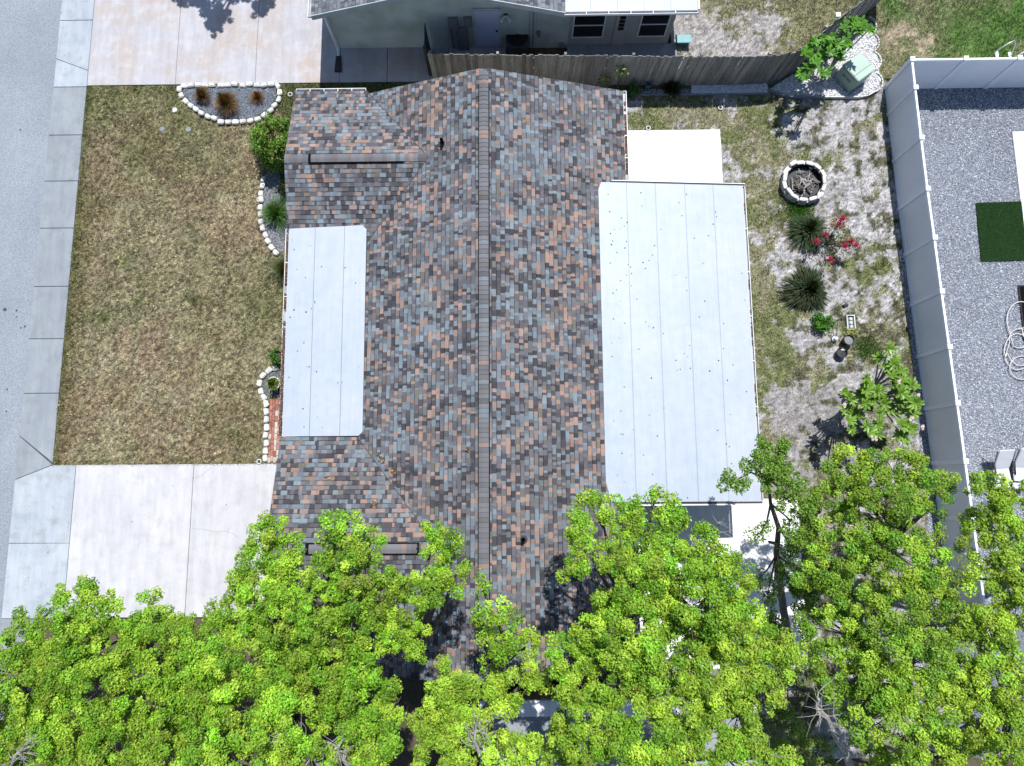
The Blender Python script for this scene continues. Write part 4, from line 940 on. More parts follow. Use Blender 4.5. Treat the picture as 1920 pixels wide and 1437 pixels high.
# tree beyond the top edge that throws its shadow on the stained driveway
def above(u, v, z): x, y = U(u, v, 0); return (x+.11*z, y+.46*z, z)
sc = [above(*a) for a in ((395, 5, 6.2), (405, 35, 6), (420, 20, 6.4), (375, -10, 6), (408, 52, 5.8), (488, 12, 6), (500, -5, 6.2), (470, -25, 6.3), (430, -40, 6.5), (340, -12, 6))]
root = thing('shade_tree', (sc[7][0]+.3, sc[7][1]+1.5, 0), 'tree whose leafy shadow falls on the stained driveway', 'tree')
m = MB(); fk = np.array([root.location.x-.2, root.location.y-.3, 3.4]); m.tube([np.array(root.location), fk], [.2, .15], 8); PP, CC = [], []
for c, r in zip(sc, (.42, .36, .4, .35, .26, .4, .4, .6, .8, .35)):
    c = np.array(c); m.tube([fk, (fk+c)/2+np.array([0, 0, .3]), c], [.09, .05, .02], 6); P, k, C = lobe_points(c, r, 6000); PP.append(P); CC.append(np.tile([.13, .22, .03], (len(P), 1)))
m.obj('trunk', MAT['bark'], root); V, F, C = leaf_quads(np.concatenate(PP), .1, .06, np.concatenate(CC)); link('crown', np_mesh('crown', V, F, MAT['leaf'], C), root)
for lab, base, lob in (('dark understory shrub below the bare dead branch', (1500, 1330), [(1480,1390,2,.8),(1530,1420,2.2,.8),(1460,1340,1.8,.6),(1560,1290,1.6,.7),(1510,1250,1.5,.5)]),
                       ('dark understory shrub between the street trees and the gable', (420, 1250), [(420,1230,2,.8),(350,1260,2,.8),(500,1300,2,.8)]),
                       ('understory shrub behind the white fence end', (1790, 1120), [(1790,1080,1.8,.6),(1780,1180,2,.7),(1830,1250,2,.7)])):
    make_tree('understory_shrub', lab, base, lob, 'deep', 3000, cat='shrub', fork=.35)
# dead grey branches showing through the foliage
bare_branch(tS, [(1595, 1440, 5.2), (1582, 1405, 6.0), (1563, 1375, 6.6), (1550, 1345, 7.1), (1530, 1326, 7.5), (1536, 1312, 7.7)], .10, 11)
bare_branch(tI, [(600, 1440, 7.4), (585, 1415, 7.7), (565, 1400, 7.9), (548, 1395, 8)], .045, 9)
bare_branch(tI, [(655, 1440, 7.6), (640, 1420, 7.8), (632, 1402, 8.0), (645, 1385, 8)], .045, 9)
bare_branch(tH, [(728, 1375, 6.6), (730, 1350, 7.0), (738, 1322, 7.3)], .04, 7)
bare_branch(tK, [(900, 1415, 7.2), (890, 1390, 7.5), (893, 1360, 7.7)], .05, 10)
bare_branch(tP, [(1450, 1445, 7.2), (1420, 1425, 7.4), (1395, 1410, 7.5)], .05, 5)
bare_branch(tD, [(20, 1437, 6.6), (30, 1415, 6.8), (55, 1400, 7)], .04, 9)
bare_branch(tM, [(1345, 1005, 7.2), (1348, 985, 7.6), (1358, 972, 7.8)], .018, 3)
bare_branch(tA, [(25, 1300, 5.9), (28, 1270, 6.1), (24, 1255, 6.2)], .025, 4)

# ================================================================== NEIGHBOUR TO THE SOUTH, seen through gaps
sn = thing('neighbour_house', (4, -10, 0), 'house with white roof edge glimpsed through the trees', 'house')
ey = U(1000, 1314, 2.4)[1]; ex0, ex1 = U(900, 1314, 2.4)[0], U(1420, 1340, 2.4)[0]
m = MB(); m.box(ex0+.4, ex1-.4, -22, ey-.45, -.1, 2.25); m.obj('wall', MAT['wall'], sn)
ns = 8
for k in range(ns):
    a = ex0+(ex1-ex0)*k/ns; b = ex0+(ex1-ex0)*(k+1)/ns
    m = MB(); m.prism(rect(a+.004, b-.004, ey-.45, ey), lambda x, y: 2.3+.02*(ey-y), lambda x, y: 2.4+.02*(ey-y)); m.obj('edge_panel', MAT['white_metal'], sn)
m = MB(); m.prism(rect(ex0, ex1, -16, ey-.46), lambda x, y: 2.26+.2*(ey-.46-y), lambda x, y: 2.39+.2*(ey-.46-y)); m.prism(rect(ex0, ex1, -22.5, -16.001), lambda x, y: 2.26+.2*(y+22.5)+.2*(ey-.46-9.6+.0)*0+.0, lambda x, y: 2.39+.2*(y+22.5)) 
m.obj('roof', MAT['walk'], sn)

# ================================================================== GARDEN BEDS
def stone_mesh(seed):
    r_ = np.random.default_rng(seed); bm = bmesh.new(); bmesh.ops.create_cube(bm, size=1)
    for v in bm.verts: v.co.x *= .255; v.co.y *= .165; v.co.z *= .15; v.co.x += r_.normal(0, .012); v.co.y += r_.normal(0, .012); v.co.z += .075
    # tapered outer face, like a scalloped garden block
    for v in bm.verts:
        if v.co.y < 0: v.co.x *= .82
    bmesh.ops.bevel(bm, geom=bm.edges[:], offset=.026, segments=2, affect='EDGES')
    me = bpy.data.meshes.new('edging_stone'); bm.to_mesh(me); bm.free(); me.materials.append(MAT['edging']); return me
ESTONE = [stone_mesh(s) for s in range(5)]
def edging(parent, pts, closed=False, pitch=.285, z=.02, name='edging_stone'):
    P = [np.array(U(u, v, .1)) for u, v in pts]
    if closed: P.append(P[0])
    sg = np.cumsum([0]+[np.linalg.norm(b-a) for a, b in zip(P[:-1], P[1:])]); n = max(1, round(sg[-1]/pitch)); ctr = np.mean(P, 0)
    for k in range(n):
        d_ = (k+.5)*sg[-1]/n; i = min(np.searchsorted(sg, d_, 'right')-1, len(P)-2); t = (P[i+1]-P[i])/np.linalg.norm(P[i+1]-P[i]); p = P[i]+t*(d_-sg[i])
        o = link(name, ESTONE[rng.integers(5)], parent); nv = np.array([t[1], -t[0]]); flip = np.pi if np.dot(nv, p-ctr) < 0 else 0
        sc = sg[-1]/n/.272
        o.matrix_parent_inverse = Matrix.Translation(-parent.location); o.location = (p[0]+rng.normal(0, .012), p[1]+rng.normal(0, .012), z+rng.normal(-.01, .012)); o.rotation_euler = (rng.normal(0, .03), rng.normal(0, .03), math.atan2(t[1], t[0])+flip+rng.normal(0, .08)); o.scale = (sc, 1, rng.uniform(.92, 1.06))
GREY = [(.20, .225, .27), (.14, .16, .195), (.28, .31, .36), (.09, .10, .125)]
def bed(name, loc_uv, label, outline, gpoly, cols, n, closed=True, size=.022, base=(.10, .11, .13)):
    b = thing(name, (*U(*loc_uv), 0), label, 'flower bed'); gp_ = [U(u, v, .05) for u, v in gpoly]
    m = MB(); m.prism(gp_ if np.cross(np.array(gp_[1])-gp_[0], np.array(gp_[2])-gp_[1]) > 0 else gp_[::-1], -.02, .05, base); m.obj('bed_base', MAT['gravel'], b, cols=True)
    stones('gravel', n, in_poly(gp_), size, cols, .06, b, kind='stuff')
    edging(b, outline, closed); return b
o1 = [(337, 161), (385, 160), (440, 159.5), (520, 159), (525, 168), (525, 182), (518, 196), (506, 209), (492, 220), (470, 227.5), (440, 229.5), (410, 228), (392, 220), (372, 209), (354, 197), (342, 184), (336, 171)]
bed('flower_bed', (430, 195), 'half-round grey gravel bed edged with white blocks beside the driveway', o1, [(345, 166), (515, 165), (519, 180), (508, 200), (480, 220), (440, 224), (410, 222), (380, 208), (355, 190), (344, 175)], GREY, 16000)
o2 = [(495, 330), (491, 350), (489, 370), (488, 395), (489, 415), (494, 435), (502, 452), (512, 466), (524, 478)]
bed('flower_bed', (510, 400), 'crescent gravel bed with white edging along the front gable wall', o2, [(500, 325), (600, 325), (600, 478), (524, 472), (505, 450), (494, 420), (494, 370)], [(.24, .26, .29), (.33, .35, .37), (.15, .16, .18)], 14000, closed=False)
o3 = [(524, 689), (510, 691), (499, 699), (490, 709), (486, 722), (489, 737), (498, 749), (501, 765), (500, 790), (499, 815), (498, 845), (498, 868)]
bed('flower_bed', (505, 720), 'small rounded bed with white block edging beside the front porch', o3, [(524, 692), (505, 702), (492, 716), (494, 735), (503, 744), (570, 744), (570, 692)], [(.16, .17, .19), (.22, .23, .25), (.08, .085, .09)], 5000, closed=False)
bp = thing('brick_path', (*U(512, 800), 0), 'narrow worn red brick path beside the front porch', 'path')
xa = U(504, 800, .06)[0]; xb = xa+.72; ya, yb = U(510, 868, .06)[1], U(510, 746, .06)[1]
m = MB(); m.box(xa, xb, ya, yb, -.05, .02); m.obj('path_bed', MAT['soil_dark'], bp)
bm_ = MB(); bm_.box(-.047, .047, -.098, .098, 0, .06); br = [bm_.mesh('brick', MAT['brick'], bevel=.006), bm_.mesh('brick', MAT['pale_brick'], bevel=.006)]
ny_ = int((yb-ya)/.205); nx_ = int((xb-xa)/.102)
for i in range(nx_):
    for jn in range(ny_):
        o = link('brick', br[1 if (rng.random() < (.1 if i < 2 else .5) or jn == 0) else 0], bp); o.location = (xa+.05+i*.102, ya+.1+jn*.205+(.05 if i % 2 else 0), .0+rng.normal(0, .003))
        o.matrix_parent_inverse = Matrix.Translation(-bp.location); o.rotation_euler = (0, 0, rng.normal(0, .02))

def tuft(name, uv, label, cat, n, rad, h, col, group=None, width=.02, droop=.4, mat='leaf', jit=.3, seg=3, spread=1.0, col2=None, z0=.05):
    "clump of long narrow leaves arching out from one base"
    x0, y0_ = U(*uv); root = thing(name, (x0, y0_, 0), label, cat, group)
    th = rng.uniform(0, 2*np.pi, n); el = rng.uniform(0, 1, n)**.8; L = np.hypot(rad, h)*rng.uniform(.65, 1.1, n)
    out = np.stack([np.cos(th), np.sin(th)], 1); reach = el*spread
    V = []; F = []; C = []; cc = np.array(col)*np.exp(rng.normal(0, jit, (n, 1))); lop = 1+.22*np.sin(th+rng.uniform(0, 6))+.14*np.sin(3*th+rng.uniform(0, 6))
    if col2 is not None: sel = rng.random(n) < .35; cc[sel] = np.array(col2)*np.exp(rng.normal(0, jit, (sel.sum(), 1)))
    b0 = np.stack([x0+rng.normal(0, .05, n)*rad, y0_+rng.normal(0, .05, n)*rad, np.full(n, z0)], 1)
    side = np.stack([-out[:, 1], out[:, 0], np.zeros(n)], 1)
    ring = []
    for s in range(seg+1):
        t = s/seg; hor = rad*reach*(t**.85)*lop; ver = h*(1-.55*reach)*(1.6*t-droop*1.5*t*t*reach-.45*t*t)
        p = b0+np.concatenate([out*hor[:, None]*rng.uniform(.95, 1.05, (n, 1)), np.maximum(ver, .02*t)[:, None]], 1); w = width*(1-t**2.2)*(.55+.9*t if t < .5 else 1)
        ring.append((p-side*w/2, p+side*w/2))
    arr = np.stack([q for r_ in ring for q in r_], 1); m_ = 2*(seg+1)
    F = np.concatenate([np.stack([np.arange(n)*m_+2*s, np.arange(n)*m_+2*s+1, np.arange(n)*m_+2*s+3, np.arange(n)*m_+2*s+2], 1) for s in range(seg)])
    link('foliage', np_mesh('foliage', arr.reshape(-1, 3), F, MAT[mat], np.repeat(cc, m_, 0)), root)
    return root
OG = 'brown ornamental grasses in the half-round bed'
tuft('ornamental_grass', (384, 187), 'brown ornamental grass clump nearest the street in the half-round bed', 'ornamental grass', 700, .42, .6, (.10, .065, .028), OG, .014, col2=(.19, .10, .045))
tuft('ornamental_grass', (430, 200), 'largest brown ornamental grass clump in the middle of the half-round bed', 'ornamental grass', 1100, .58, .85, (.10, .07, .028), OG, .014, col2=(.22, .12, .05))
tuft('ornamental_grass', (487, 187), 'small reddish ornamental grass clump nearest the house in the half-round bed', 'ornamental grass', 480, .36, .45, (.14, .065, .03), OG, .013, col2=(.20, .12, .045))
tuft('spiky_plant', (1512, 432), 'dark spiky rosette plant just below the fire pit', 'spiky plant', 800, .80, .62, (.035, .055, .024), 'dark spiky plants in the sandy yard', .055, .5, 'grass')
tuft('spiky_plant', (1513, 546), 'larger dark spiky rosette plant midway along the sandy yard', 'spiky plant', 1000, .95, .7, (.022, .036, .016), 'dark spiky plants in the sandy yard', .055, .5, 'grass', col2=(.05, .06, .03))
tuft('fan_palm', (522, 406), 'small green palm with fine fronds in the crescent bed', 'palm', 520, .85, .9, (.05, .12, .025), None, .016, .35, 'leaf', col2=(.12, .22, .05))
tuft('grass_clump', (538, 512), 'drooping green grass clump under the edge of the front porch roof', 'grass clump', 700, .85, .7, (.06, .085, .025), None, .014, .4, col2=(.11, .12, .05))
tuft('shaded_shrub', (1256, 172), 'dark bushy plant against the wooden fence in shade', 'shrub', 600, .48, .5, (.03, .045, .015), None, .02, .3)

def bush(name, uv, label, cat, r, h, n, col, leafL=.07, leafW=.04, group=None, mat='leaf', col2=None, squash=1.0):
    x0, y0_ = U(*uv); root = thing(name, (x0, y0_, 0), label, cat, group); nc = int(60*r*r+24)
    d_ = rng.normal(0, 1, (nc, 3)); d_ /= np.linalg.norm(d_, axis=1, keepdims=True)
    C = np.array([x0, y0_, h*.5])+d_*np.array([r, r*squash, h*.5])*rng.uniform(.6, .95, (nc, 1)); C[:, 2] = np.maximum(C[:, 2], .08); k = rng.integers(0, nc, n)
    P = C[k]+rng.normal(0, .085, (n, 3))*(.6+.5*r); P[:, 2] = np.maximum(P[:, 2], .04); cc = np.array(col)*np.exp(rng.normal(0, .2, (nc, 1)))[k]*np.exp(rng.normal(0, .2, (n, 1)))
    if col2 is not None: s = rng.random(n) < .10; cc[s] = col2
    V, F, cc = leaf_quads(P, leafL, leafW, cc, up=.45); link('foliage', np_mesh('foliage', V, F, MAT[mat], cc), root)
    m = MB()
    for q in C[::4]: m.tube([(x0+rng.normal(0, .04), y0_+rng.normal(0, .04), 0), ((x0+q[0])/2, (y0_+q[1])/2, q[2]*.5), q], [.022, .014, .006], 5, caps=False)
    m.obj('stem', MAT['bark'], root); return root
bush('hedge_shrub', (533, 288), 'large rounded glossy green shrub at the corner of the front gable', 'shrub', .88, 1.8, 19000, (.10, .20, .02), .085, .05, mat='glossy_leaf', col2=(.42, .44, .16), squash=1.15)
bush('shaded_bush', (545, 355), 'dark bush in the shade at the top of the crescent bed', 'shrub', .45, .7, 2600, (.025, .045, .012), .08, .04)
bush('low_shrub', (1537, 607), 'small bright green shrub below the larger spiky plant', 'shrub', .33, .45, 1900, (.07, .20, .02), .075, .04)
bush('yellow_herb', (1592, 625), 'small yellowish leafy plant between the framed planter and the dark pots', 'plant', .2, .18, 420, (.28, .30, .09), .06, .035)
bush('potted_greens', (1185, 176), 'leafy plant standing in the teal ring pot near the roof corner', 'plant', .22, .5, 500, (.05, .12, .02), .12, .05)

# leafy stalks in the shaded bed along the wooden fence
def stalk_plant(uv, label, h, n, col, group=None):
    x0, y0_ = U(*uv); root = thing('stalk_plant', (x0, y0_, 0), label, 'plant', group); m = MB(); P = []
    for i in range(3):
        e = np.array([x0+rng.normal(0, .1), y0_+rng.normal(0, .08), h*rng.uniform(.8, 1)]); m.tube([(x0, y0_, 0), e], [.015, .008], 5); P += [e+rng.normal(0, .09, 3) for _ in range(n)]
    m.obj('stem', MAT['bark'], root); P = np.array(P); V, F, c = leaf_quads(P, .16, .075, np.array(col)*np.exp(rng.normal(0, .3, (len(P), 1))), up=.5); link('foliage', np_mesh('foliage', V, F, MAT['leaf'], c), root)
stalk_plant((1158, 166), 'tall leafy stalk plant against the fence by the roof corner', 1.3, 12, (.12, .18, .02))
stalk_plant((1128, 172), 'shorter leafy plant beside the tall stalk against the fence', .8, 10, (.14, .15, .03))
for uv, lab, rr in (((1213, 166), 'empty teal ring pot in the shaded bed by the fence', .125), ((1186, 178), 'teal pot holding a leafy plant near the roof corner', .13)):
    x0, y0_ = U(*uv); p = thing('plant_pot', (x0, y0_, 0), lab, 'pot', 'teal pots by the wooden fence'); m = MB(); m.lathe([(rr*.7, .02), (rr, .3), (rr, .32), (rr*.84, .32), (rr*.8, .26)], (x0, y0_, 0), 22); m.obj('bowl', MAT['teal'], p, smooth=True)
    m = MB(); m.lathe([(rr*.8, .255), (0, .26)], (x0, y0_, 0), 18); m.obj('soil', MAT['soil_dark'], p)
# shaded strip bed along the fence
fb = thing('flower_bed', (*U(1300, 170), 0), 'narrow strip bed of white pebbles along the foot of the wooden fence', 'flower bed')
ya, yb = U(1300, 178)[1], 14.95; xs0, xs1 = U(1140, 178)[0], U(1438, 178)[0]; xm_ = U(1296, 170)[0]
m = MB(); m.box(xs0, xm_, ya, yb, -.02, .045); m.obj('dark_mulch', MAT['soil_dark'], fb)
m = MB(); m.box(xm_, xs1, ya, yb, -.02, .05, (.2, .2, .22)); m.obj('pebble_bed', MAT['gravel'], fb, cols=True)
stones('pebbles', 3600, in_rect(xm_, xs1, ya+.03, yb-.15), .032, [(.62, .62, .64), (.5, .5, .52), (.7, .7, .7)], .06, fb, kind='stuff')
stones('pebbles', 500, in_rect(xs0+.6, xm_, ya+.03, yb-.3), .03, [(.4, .4, .42), (.3, .3, .3), (.15, .14, .13)], .05, fb, kind='stuff')
m = MB(); m.box(xs0, xs1+.1, ya-.05, ya-.002, -.05, .09); m.obj('border', MAT['walk'], fb)

# white pebble bed with scalloped border, utility box and plumeria
wb = thing('flower_bed', (*U(1560, 150), 0), 'white pebble bed with scalloped concrete border at the fence corner', 'flower bed')
wpoly = [(1444, 168), (1480, 179), (1545, 180), (1612, 180), (1636, 174), (1652, 152), (1648, 133), (1650, 114), (1640, 98), (1645, 80), (1640, 60), (1634, 42), (1602, 62), (1560, 92), (1510, 128), (1470, 150)]
WP = [U(u, v, .06) for u, v in wpoly]; m = MB(); m.prism(WP[::-1] if sum((b[0]-a[0])*(b[1]+a[1]) for a, b in zip(WP, WP[1:]+WP[:1])) > 0 else WP, -.03, .06, (.42, .42, .44)); m.obj('bed_base', MAT['gravel'], wb, cols=True)
stones('pebbles', 9500, in_poly(WP), .034, [(.70, .70, .71), (.60, .60, .62), (.78, .77, .76), (.45, .45, .47)], .07, wb, kind='stuff')
def border(pts, mat, r=.03, z=.09, nm='border_piece'):
    m = MB(); P = [(*U(u, v, z), z) for u, v in pts]
    for a, b in zip(P[:-1], P[1:]):
        a, b = np.array(a), np.array(b); t = b-a; L = np.linalg.norm(t); t /= L; nv = np.array([-t[1], t[0], 0]); m.obox((a+b)/2-np.array([0, 0, .04]), t*(L/2+.012), nv*r, (0, 0, .07))
    m.obj(nm, MAT[mat], wb)
border([(1440, 168), (1462, 176), (1482, 181), (1545, 182)], 'walk', .025, .12); border([(1545, 182), (1612, 182), (1628, 179), (1640, 172)], 'edging', .025, .12)
def arc(cu, cv, r, a0, a1, n=9): return [(cu+r*math.cos(math.radians(a)), cv+r*math.sin(math.radians(a))) for a in np.linspace(a0, a1, n)]
for cu, cv, r, a0, a1 in ((1636, 154, 19, -65, 95), (1634, 115, 18, -70, 60), (1629, 80, 19, -70, 55), (1624, 50, 19, -70, 65)): border(arc(cu, cv, r, a0, a1), 'edging', .022, .11)
ub = thing('utility_box', (*U(1605, 140), 0), 'green metal utility box standing on the white pebbles', 'utility box')
tc = [np.array(U(u, v, .85)) for u, v in ((1613, 98), (1581, 121), (1610, 153), (1642, 130))]; c_ = np.mean(tc, 0); sh = lambda k: [tuple(c_+(p-c_)*k) for p in tc]
m = MB(); m.prism(sh(1.18), -.05, .09); m.obj('concrete_pad', MAT['walk'], ub)
m = MB(); m.prism(sh(.97), .092, .76); m.obj('cabinet', MAT['utility'], ub, bevel=.012)
m = MB(); m.prism(sh(1.0), .763, .85); m.obj('lid', MAT['utility'], ub, bevel=.02)
a, b = tc[0], tc[1]; c2, d2 = tc[3], tc[2]; q0 = a*.25+c2*.0+b*.0
m = MB(); s0, s1 = np.array(tc[1])*.72+np.array(tc[2])*.28, np.array(tc[0])*.72+np.array(tc[3])*.28
m = MB(); e = (np.array(tc[2])-np.array(tc[1])); e /= np.linalg.norm(e); s0 = np.array(tc[1])*.3+np.array(tc[2])*.7; s1 = np.array(tc[0])*.3+np.array(tc[3])*.7; m.obox((*((s0+s1)/2), .852), (*((s1-s0)/2*.96), 0), (*(e*.006), 0), (0, 0, .004)); m.obj('lid_seam', MAT['dark'], ub)
f0 = (np.array(tc[1])*.5+np.array(tc[2])*.5); nv = (np.array(tc[1])-np.array(tc[0])); nv /= np.linalg.norm(nv)
for k, (du, w2) in enumerate(((-.14, .07), (.05, .05), (.16, .03))):
    p = f0+e*du+nv*-.006; m = MB(); m.obox((*p, .5), (*(e*w2), 0), (*(nv*.012), 0), (0, 0, .04)); m.obj('label_plate', MAT['grey_box'], ub)

def rosette_mesh(seed, nl=10, L=.27, W=.082, col=(.11, .26, .02)):
    r_ = np.random.default_rng(seed); V = []; F = []; C = []
    for i in range(nl):
        th = i*2.4+r_.normal(0, .15); el = r_.uniform(.05, .75)*(1-.35*i/nl)+.25*(i/nl); l = L*r_.uniform(.7, 1.15)*(1-.3*i/nl); c_ = np.array(col)*np.exp(r_.normal(0, .18))
        o = np.array([math.cos(th), math.sin(th), 0]); s = np.array([-math.sin(th), math.cos(th), 0]); n0 = len(V)
        prof = ((.02, .25), (.35, .8), (.65, 1), (.88, .65), (1, .04))
        for t, w in prof:
            p = o*l*t*math.cos(el)+np.array([0, 0, l*(t*math.sin(el)-.45*t*t*math.sin(.5+el*.5)*.6)])
            V += [p-s*W/2*w+np.array([0, 0, .012*w]), p+np.array([0, 0, -.004]), p+s*W/2*w+np.array([0, 0, .012*w])]; C += [c_, c_*1.2, c_]
        for k in range(len(prof)-1):
            a = n0+3*k; F += [(a, a+1, a+4, a+3), (a+1, a+2, a+5, a+4)]
    return np_mesh('leaf_rosette', np.array(V), np.array(F), MAT['glossy_leaf'], np.array(C))
def flower_mesh(cols, n=5, r=.05):
    V = []; F = []; C = []
    for j in range(5):
        ox, oy = (rng.normal(0, .05), rng.normal(0, .05)) if j else (0, 0); oz = rng.uniform(0, .04)
        for i in range(n):
            th = 2*math.pi*i/n+j; k = len(V); V += [(ox, oy, oz), (ox+r*math.cos(th-.45), oy+r*math.sin(th-.45), oz+.02), (ox+r*1.25*math.cos(th), oy+r*1.25*math.sin(th), oz+.01), (ox+r*math.cos(th+.45), oy+r*math.sin(th+.45), oz+.02)]; F.append((k, k+1, k+2, k+3)); C += [np.array(cols[1])]+[np.array(cols[0])*rng.uniform(.8, 1.1)]*3
    return np_mesh('flower_cluster', np.array(V), np.array(F), MAT['petal'], np.array(C))
def plumeria(label, base_uv, ros, flowers, zr_, col):
    x0, y0_ = U(*base_uv); root = thing('plumeria', (x0, y0_, 0), label, 'shrub'); RM = [rosette_mesh(s+int(x0*10), nl=int(rng.integers(11, 15)), col=col) for s in range(6)]
    m = MB(); pts = []
    for u, v in ros:
        z = rng.uniform(*zr_); x, y = U(u, v, z); pts.append(np.array([x, y, z]))
    for p in list(pts)[::2]: pts.append(p+rng.normal(0, .16, 3)*np.array([1, 1, .8])-np.array([0, 0, .12]))
    pts = np.array(pts); ncl = max(3, len(pts)//6); ctr = pts[rng.choice(len(pts), ncl, replace=False)]
    forks = [np.array([x0, y0_, 0])*.5+c*.5+np.array([0, 0, -.1]) for c in ctr]
    for f in forks: m.tube([(x0, y0_, -.02), (np.array([x0, y0_, .25])+f)/2, f], [.06, .05, .035], 7)
    for p in pts:
        f = forks[int(np.argmin([np.linalg.norm(p-g_) for g_ in forks]))]; m.tube([f, (f+p)/2+np.array([0, 0, .05]), p-np.array([0, 0, .01])], [.03, .024, .02], 6)
        o = link('leaf_rosette', RM[rng.integers(6)], root); o.matrix_parent_inverse = Matrix.Translation(-root.location); o.location = p; o.rotation_euler = (rng.normal(0, .2), rng.normal(0, .2), rng.uniform(0, 6.28)); k = rng.uniform(.9, 1.3); o.scale = (k, k, k)
    m.obj('branch', MAT['deadwood'], root)
    if flowers:
        fm = [flower_mesh(((.72, .60, .60), (.70, .55, .40)), r=.038) for _ in range(3)]
        for u, v in flowers:
            z = zr_[1]-.1; x, y = U(u, v, z); o = link('flower_cluster', fm[rng.integers(3)], root, kind='stuff'); o.matrix_parent_inverse = Matrix.Translation(-root.location); o.location = (x, y, z)
    return root
plumeria('broad bright plumeria with pale pink flowers beside the white fence', (1600, 752), [(1667,655),(1647,671),(1662,689),(1675,684),(1687,695),(1696,698),(1621,717),(1633,726),(1646,732),(1586,735),(1612,738),(1625,732),(1696,721),(1711,723),(1701,733),(1676,733),(1623,756),(1639,753),(1652,750),(1658,758),(1684,753),(1702,753),(1717,756),(1682,772),(1711,772),(1649,776),(1592,788),(1586,767),(1626,799),(1646,796),(1691,793),(1710,802),(1690,818),(1646,813),(1600,750),(1668,766),(1605,776),(1672,705),(1692,742)],
         [(1582, 759), (1610, 766), (1630, 709), (1684, 714), (1720, 741), (1706, 788), (1640, 823), (1728, 800)], (1.7, 2.5), (.115, .215, .022))
plumeria('dense plumeria leaning over the green utility box', (1545, 150), [(1613,42),(1603,51),(1592,44),(1583,54),(1618,51),(1630,56),(1588,70),(1563,70),(1538,75),(1544,72),(1528,78),(1550,88),(1575,96),(1588,83),(1510,100),(1521,108),(1533,96),(1543,108),(1518,128),(1505,133),(1500,142),(1510,147),(1548,136),(1573,112),(1560,80),(1530,116),(1555,98),(1607,60),(1600,42),(1570,84)], [], (1.6, 2.2), (.075, .195, .018))

# ================================================================== FIRE PIT
x0, y0_ = U(1511, 337, .45); fp = thing('fire_pit', (x0, y0_, 0), 'round fire pit of pale stacked blocks in the sandy yard', 'fire pit')
NBK = 15; blk = []
for s in range(3):
    m = MB(); a = math.pi/NBK*(.97-.04*s); ri, ro = .655+rng.normal(0, .012), .80+rng.normal(0, .014)
    m.add([(r_*math.cos(t), r_*math.sin(t), z) for z in (0, .115) for r_, t in ((ri, -a), (ro, -a), (ro, 0), (ro, a), (ri, a))], [(4,3,2,1,0),(5,6,7,8,9),(0,1,6,5),(1,2,7,6),(2,3,8,7),(3,4,9,8),(4,0,5,9)]); blk.append(m.mesh('block', MAT['firestone'], bevel=.012))
for lay in range(3):
    for k in range(NBK):
        o = link('block', blk[rng.integers(3)], fp); o.location = (x0+rng.normal(0, .022), y0_+rng.normal(0, .022), .02+lay*.122); o.rotation_euler = (rng.normal(0, .012), rng.normal(0, .012), 2*math.pi*(k+.5*(lay % 2))/NBK+rng.normal(0, .02))
m = MB(); m.lathe([(.63, .35), (.635, .05)], (x0, y0_, 0), 30); m.obj('fire_ring', MAT['black'], fp)
m = MB(); m.lathe([(.63, .12), (0, .15)], (x0, y0_, 0), 24); m.obj('ash', MAT['dark'], fp)
wd = thing('firewood', (x0, y0_, .1), 'tangle of dry branches piled inside the fire pit', 'firewood')
for i in range(60):
    th = rng.uniform(0, 3.14); c = rng.normal(0, .26, 2); L = rng.uniform(.1, .36); r_ = rng.uniform(.008, .022) if i > 9 else rng.uniform(.03, .048); z = rng.uniform(.16, .36)
    d_ = np.array([math.cos(th), math.sin(th), rng.normal(0, .25)])*L; p = np.array([x0+c[0]*.7, y0_+c[1]*.7, z]); m = MB(); m.tube([p-d_, p+rng.normal(0, .03, 3), p+d_*.9], [r_, r_, r_*.6], 6); m.obj('branch', MAT['deadwood'] if rng.random() < .7 else MAT['bark'], wd)

# ================================================================== THINGS IN THE SANDY YARD
def P3(u, v, z): return np.array((*U(u, v, z), z))
# red flowering plant
bx_, by_ = U(1548, 458); rp = thing('flowering_plant', (bx_, by_, 0), 'upright plant with crimson flower heads beside the spiky plant', 'plant'); m = MB(); PL = []
RF = np_mesh('flower_head', *(lambda q: (q[0], q[1]))(leaf_quads(rng.normal(0, .06, (60, 3))*np.array([1, 1, .8]), .07, .05, np.zeros((60, 3)))), MAT['petal'], np.tile([.33, .012, .055], (240, 1))*rng.uniform(.6, 1.3, (240, 1)))
for u, v, z in ((1581, 410, .9), (1531, 452, .9), (1597, 452, .95), (1606, 460, .9), (1557, 487, .7), (1549, 440, .8), (1586, 461, .8), (1574, 420, .8)):
    p = P3(u, v, z); m.tube([(bx_, by_, 0), (np.array([bx_, by_, 0])+p)/2+rng.normal(0, .04, 3), p], [.015, .012, .008], 5); o = link('flower_head', RF, rp, kind='stuff'); o.matrix_parent_inverse = Matrix.Translation(-rp.location); o.location = p; k = rng.uniform(.7, 1.15); o.scale = (k, k, k)
    for t in np.linspace(.25, .95, 70): PL.append(np.array([bx_, by_, 0])*(1-t)+p*t+rng.normal(0, .12, 3)*np.array([1, 1, .6]))
m.obj('stem', MAT['bark'], rp); PL = np.array(PL); V, F, c = leaf_quads(PL, .11, .04, np.where(rng.random((len(PL), 1)) < .2, np.array([.14, .05, .05]), np.array([.04, .075, .028]))*np.exp(rng.normal(0, .35, (len(PL), 1))), up=.5); link('foliage', np_mesh('foliage', V, F, MAT['leaf'], c), rp)
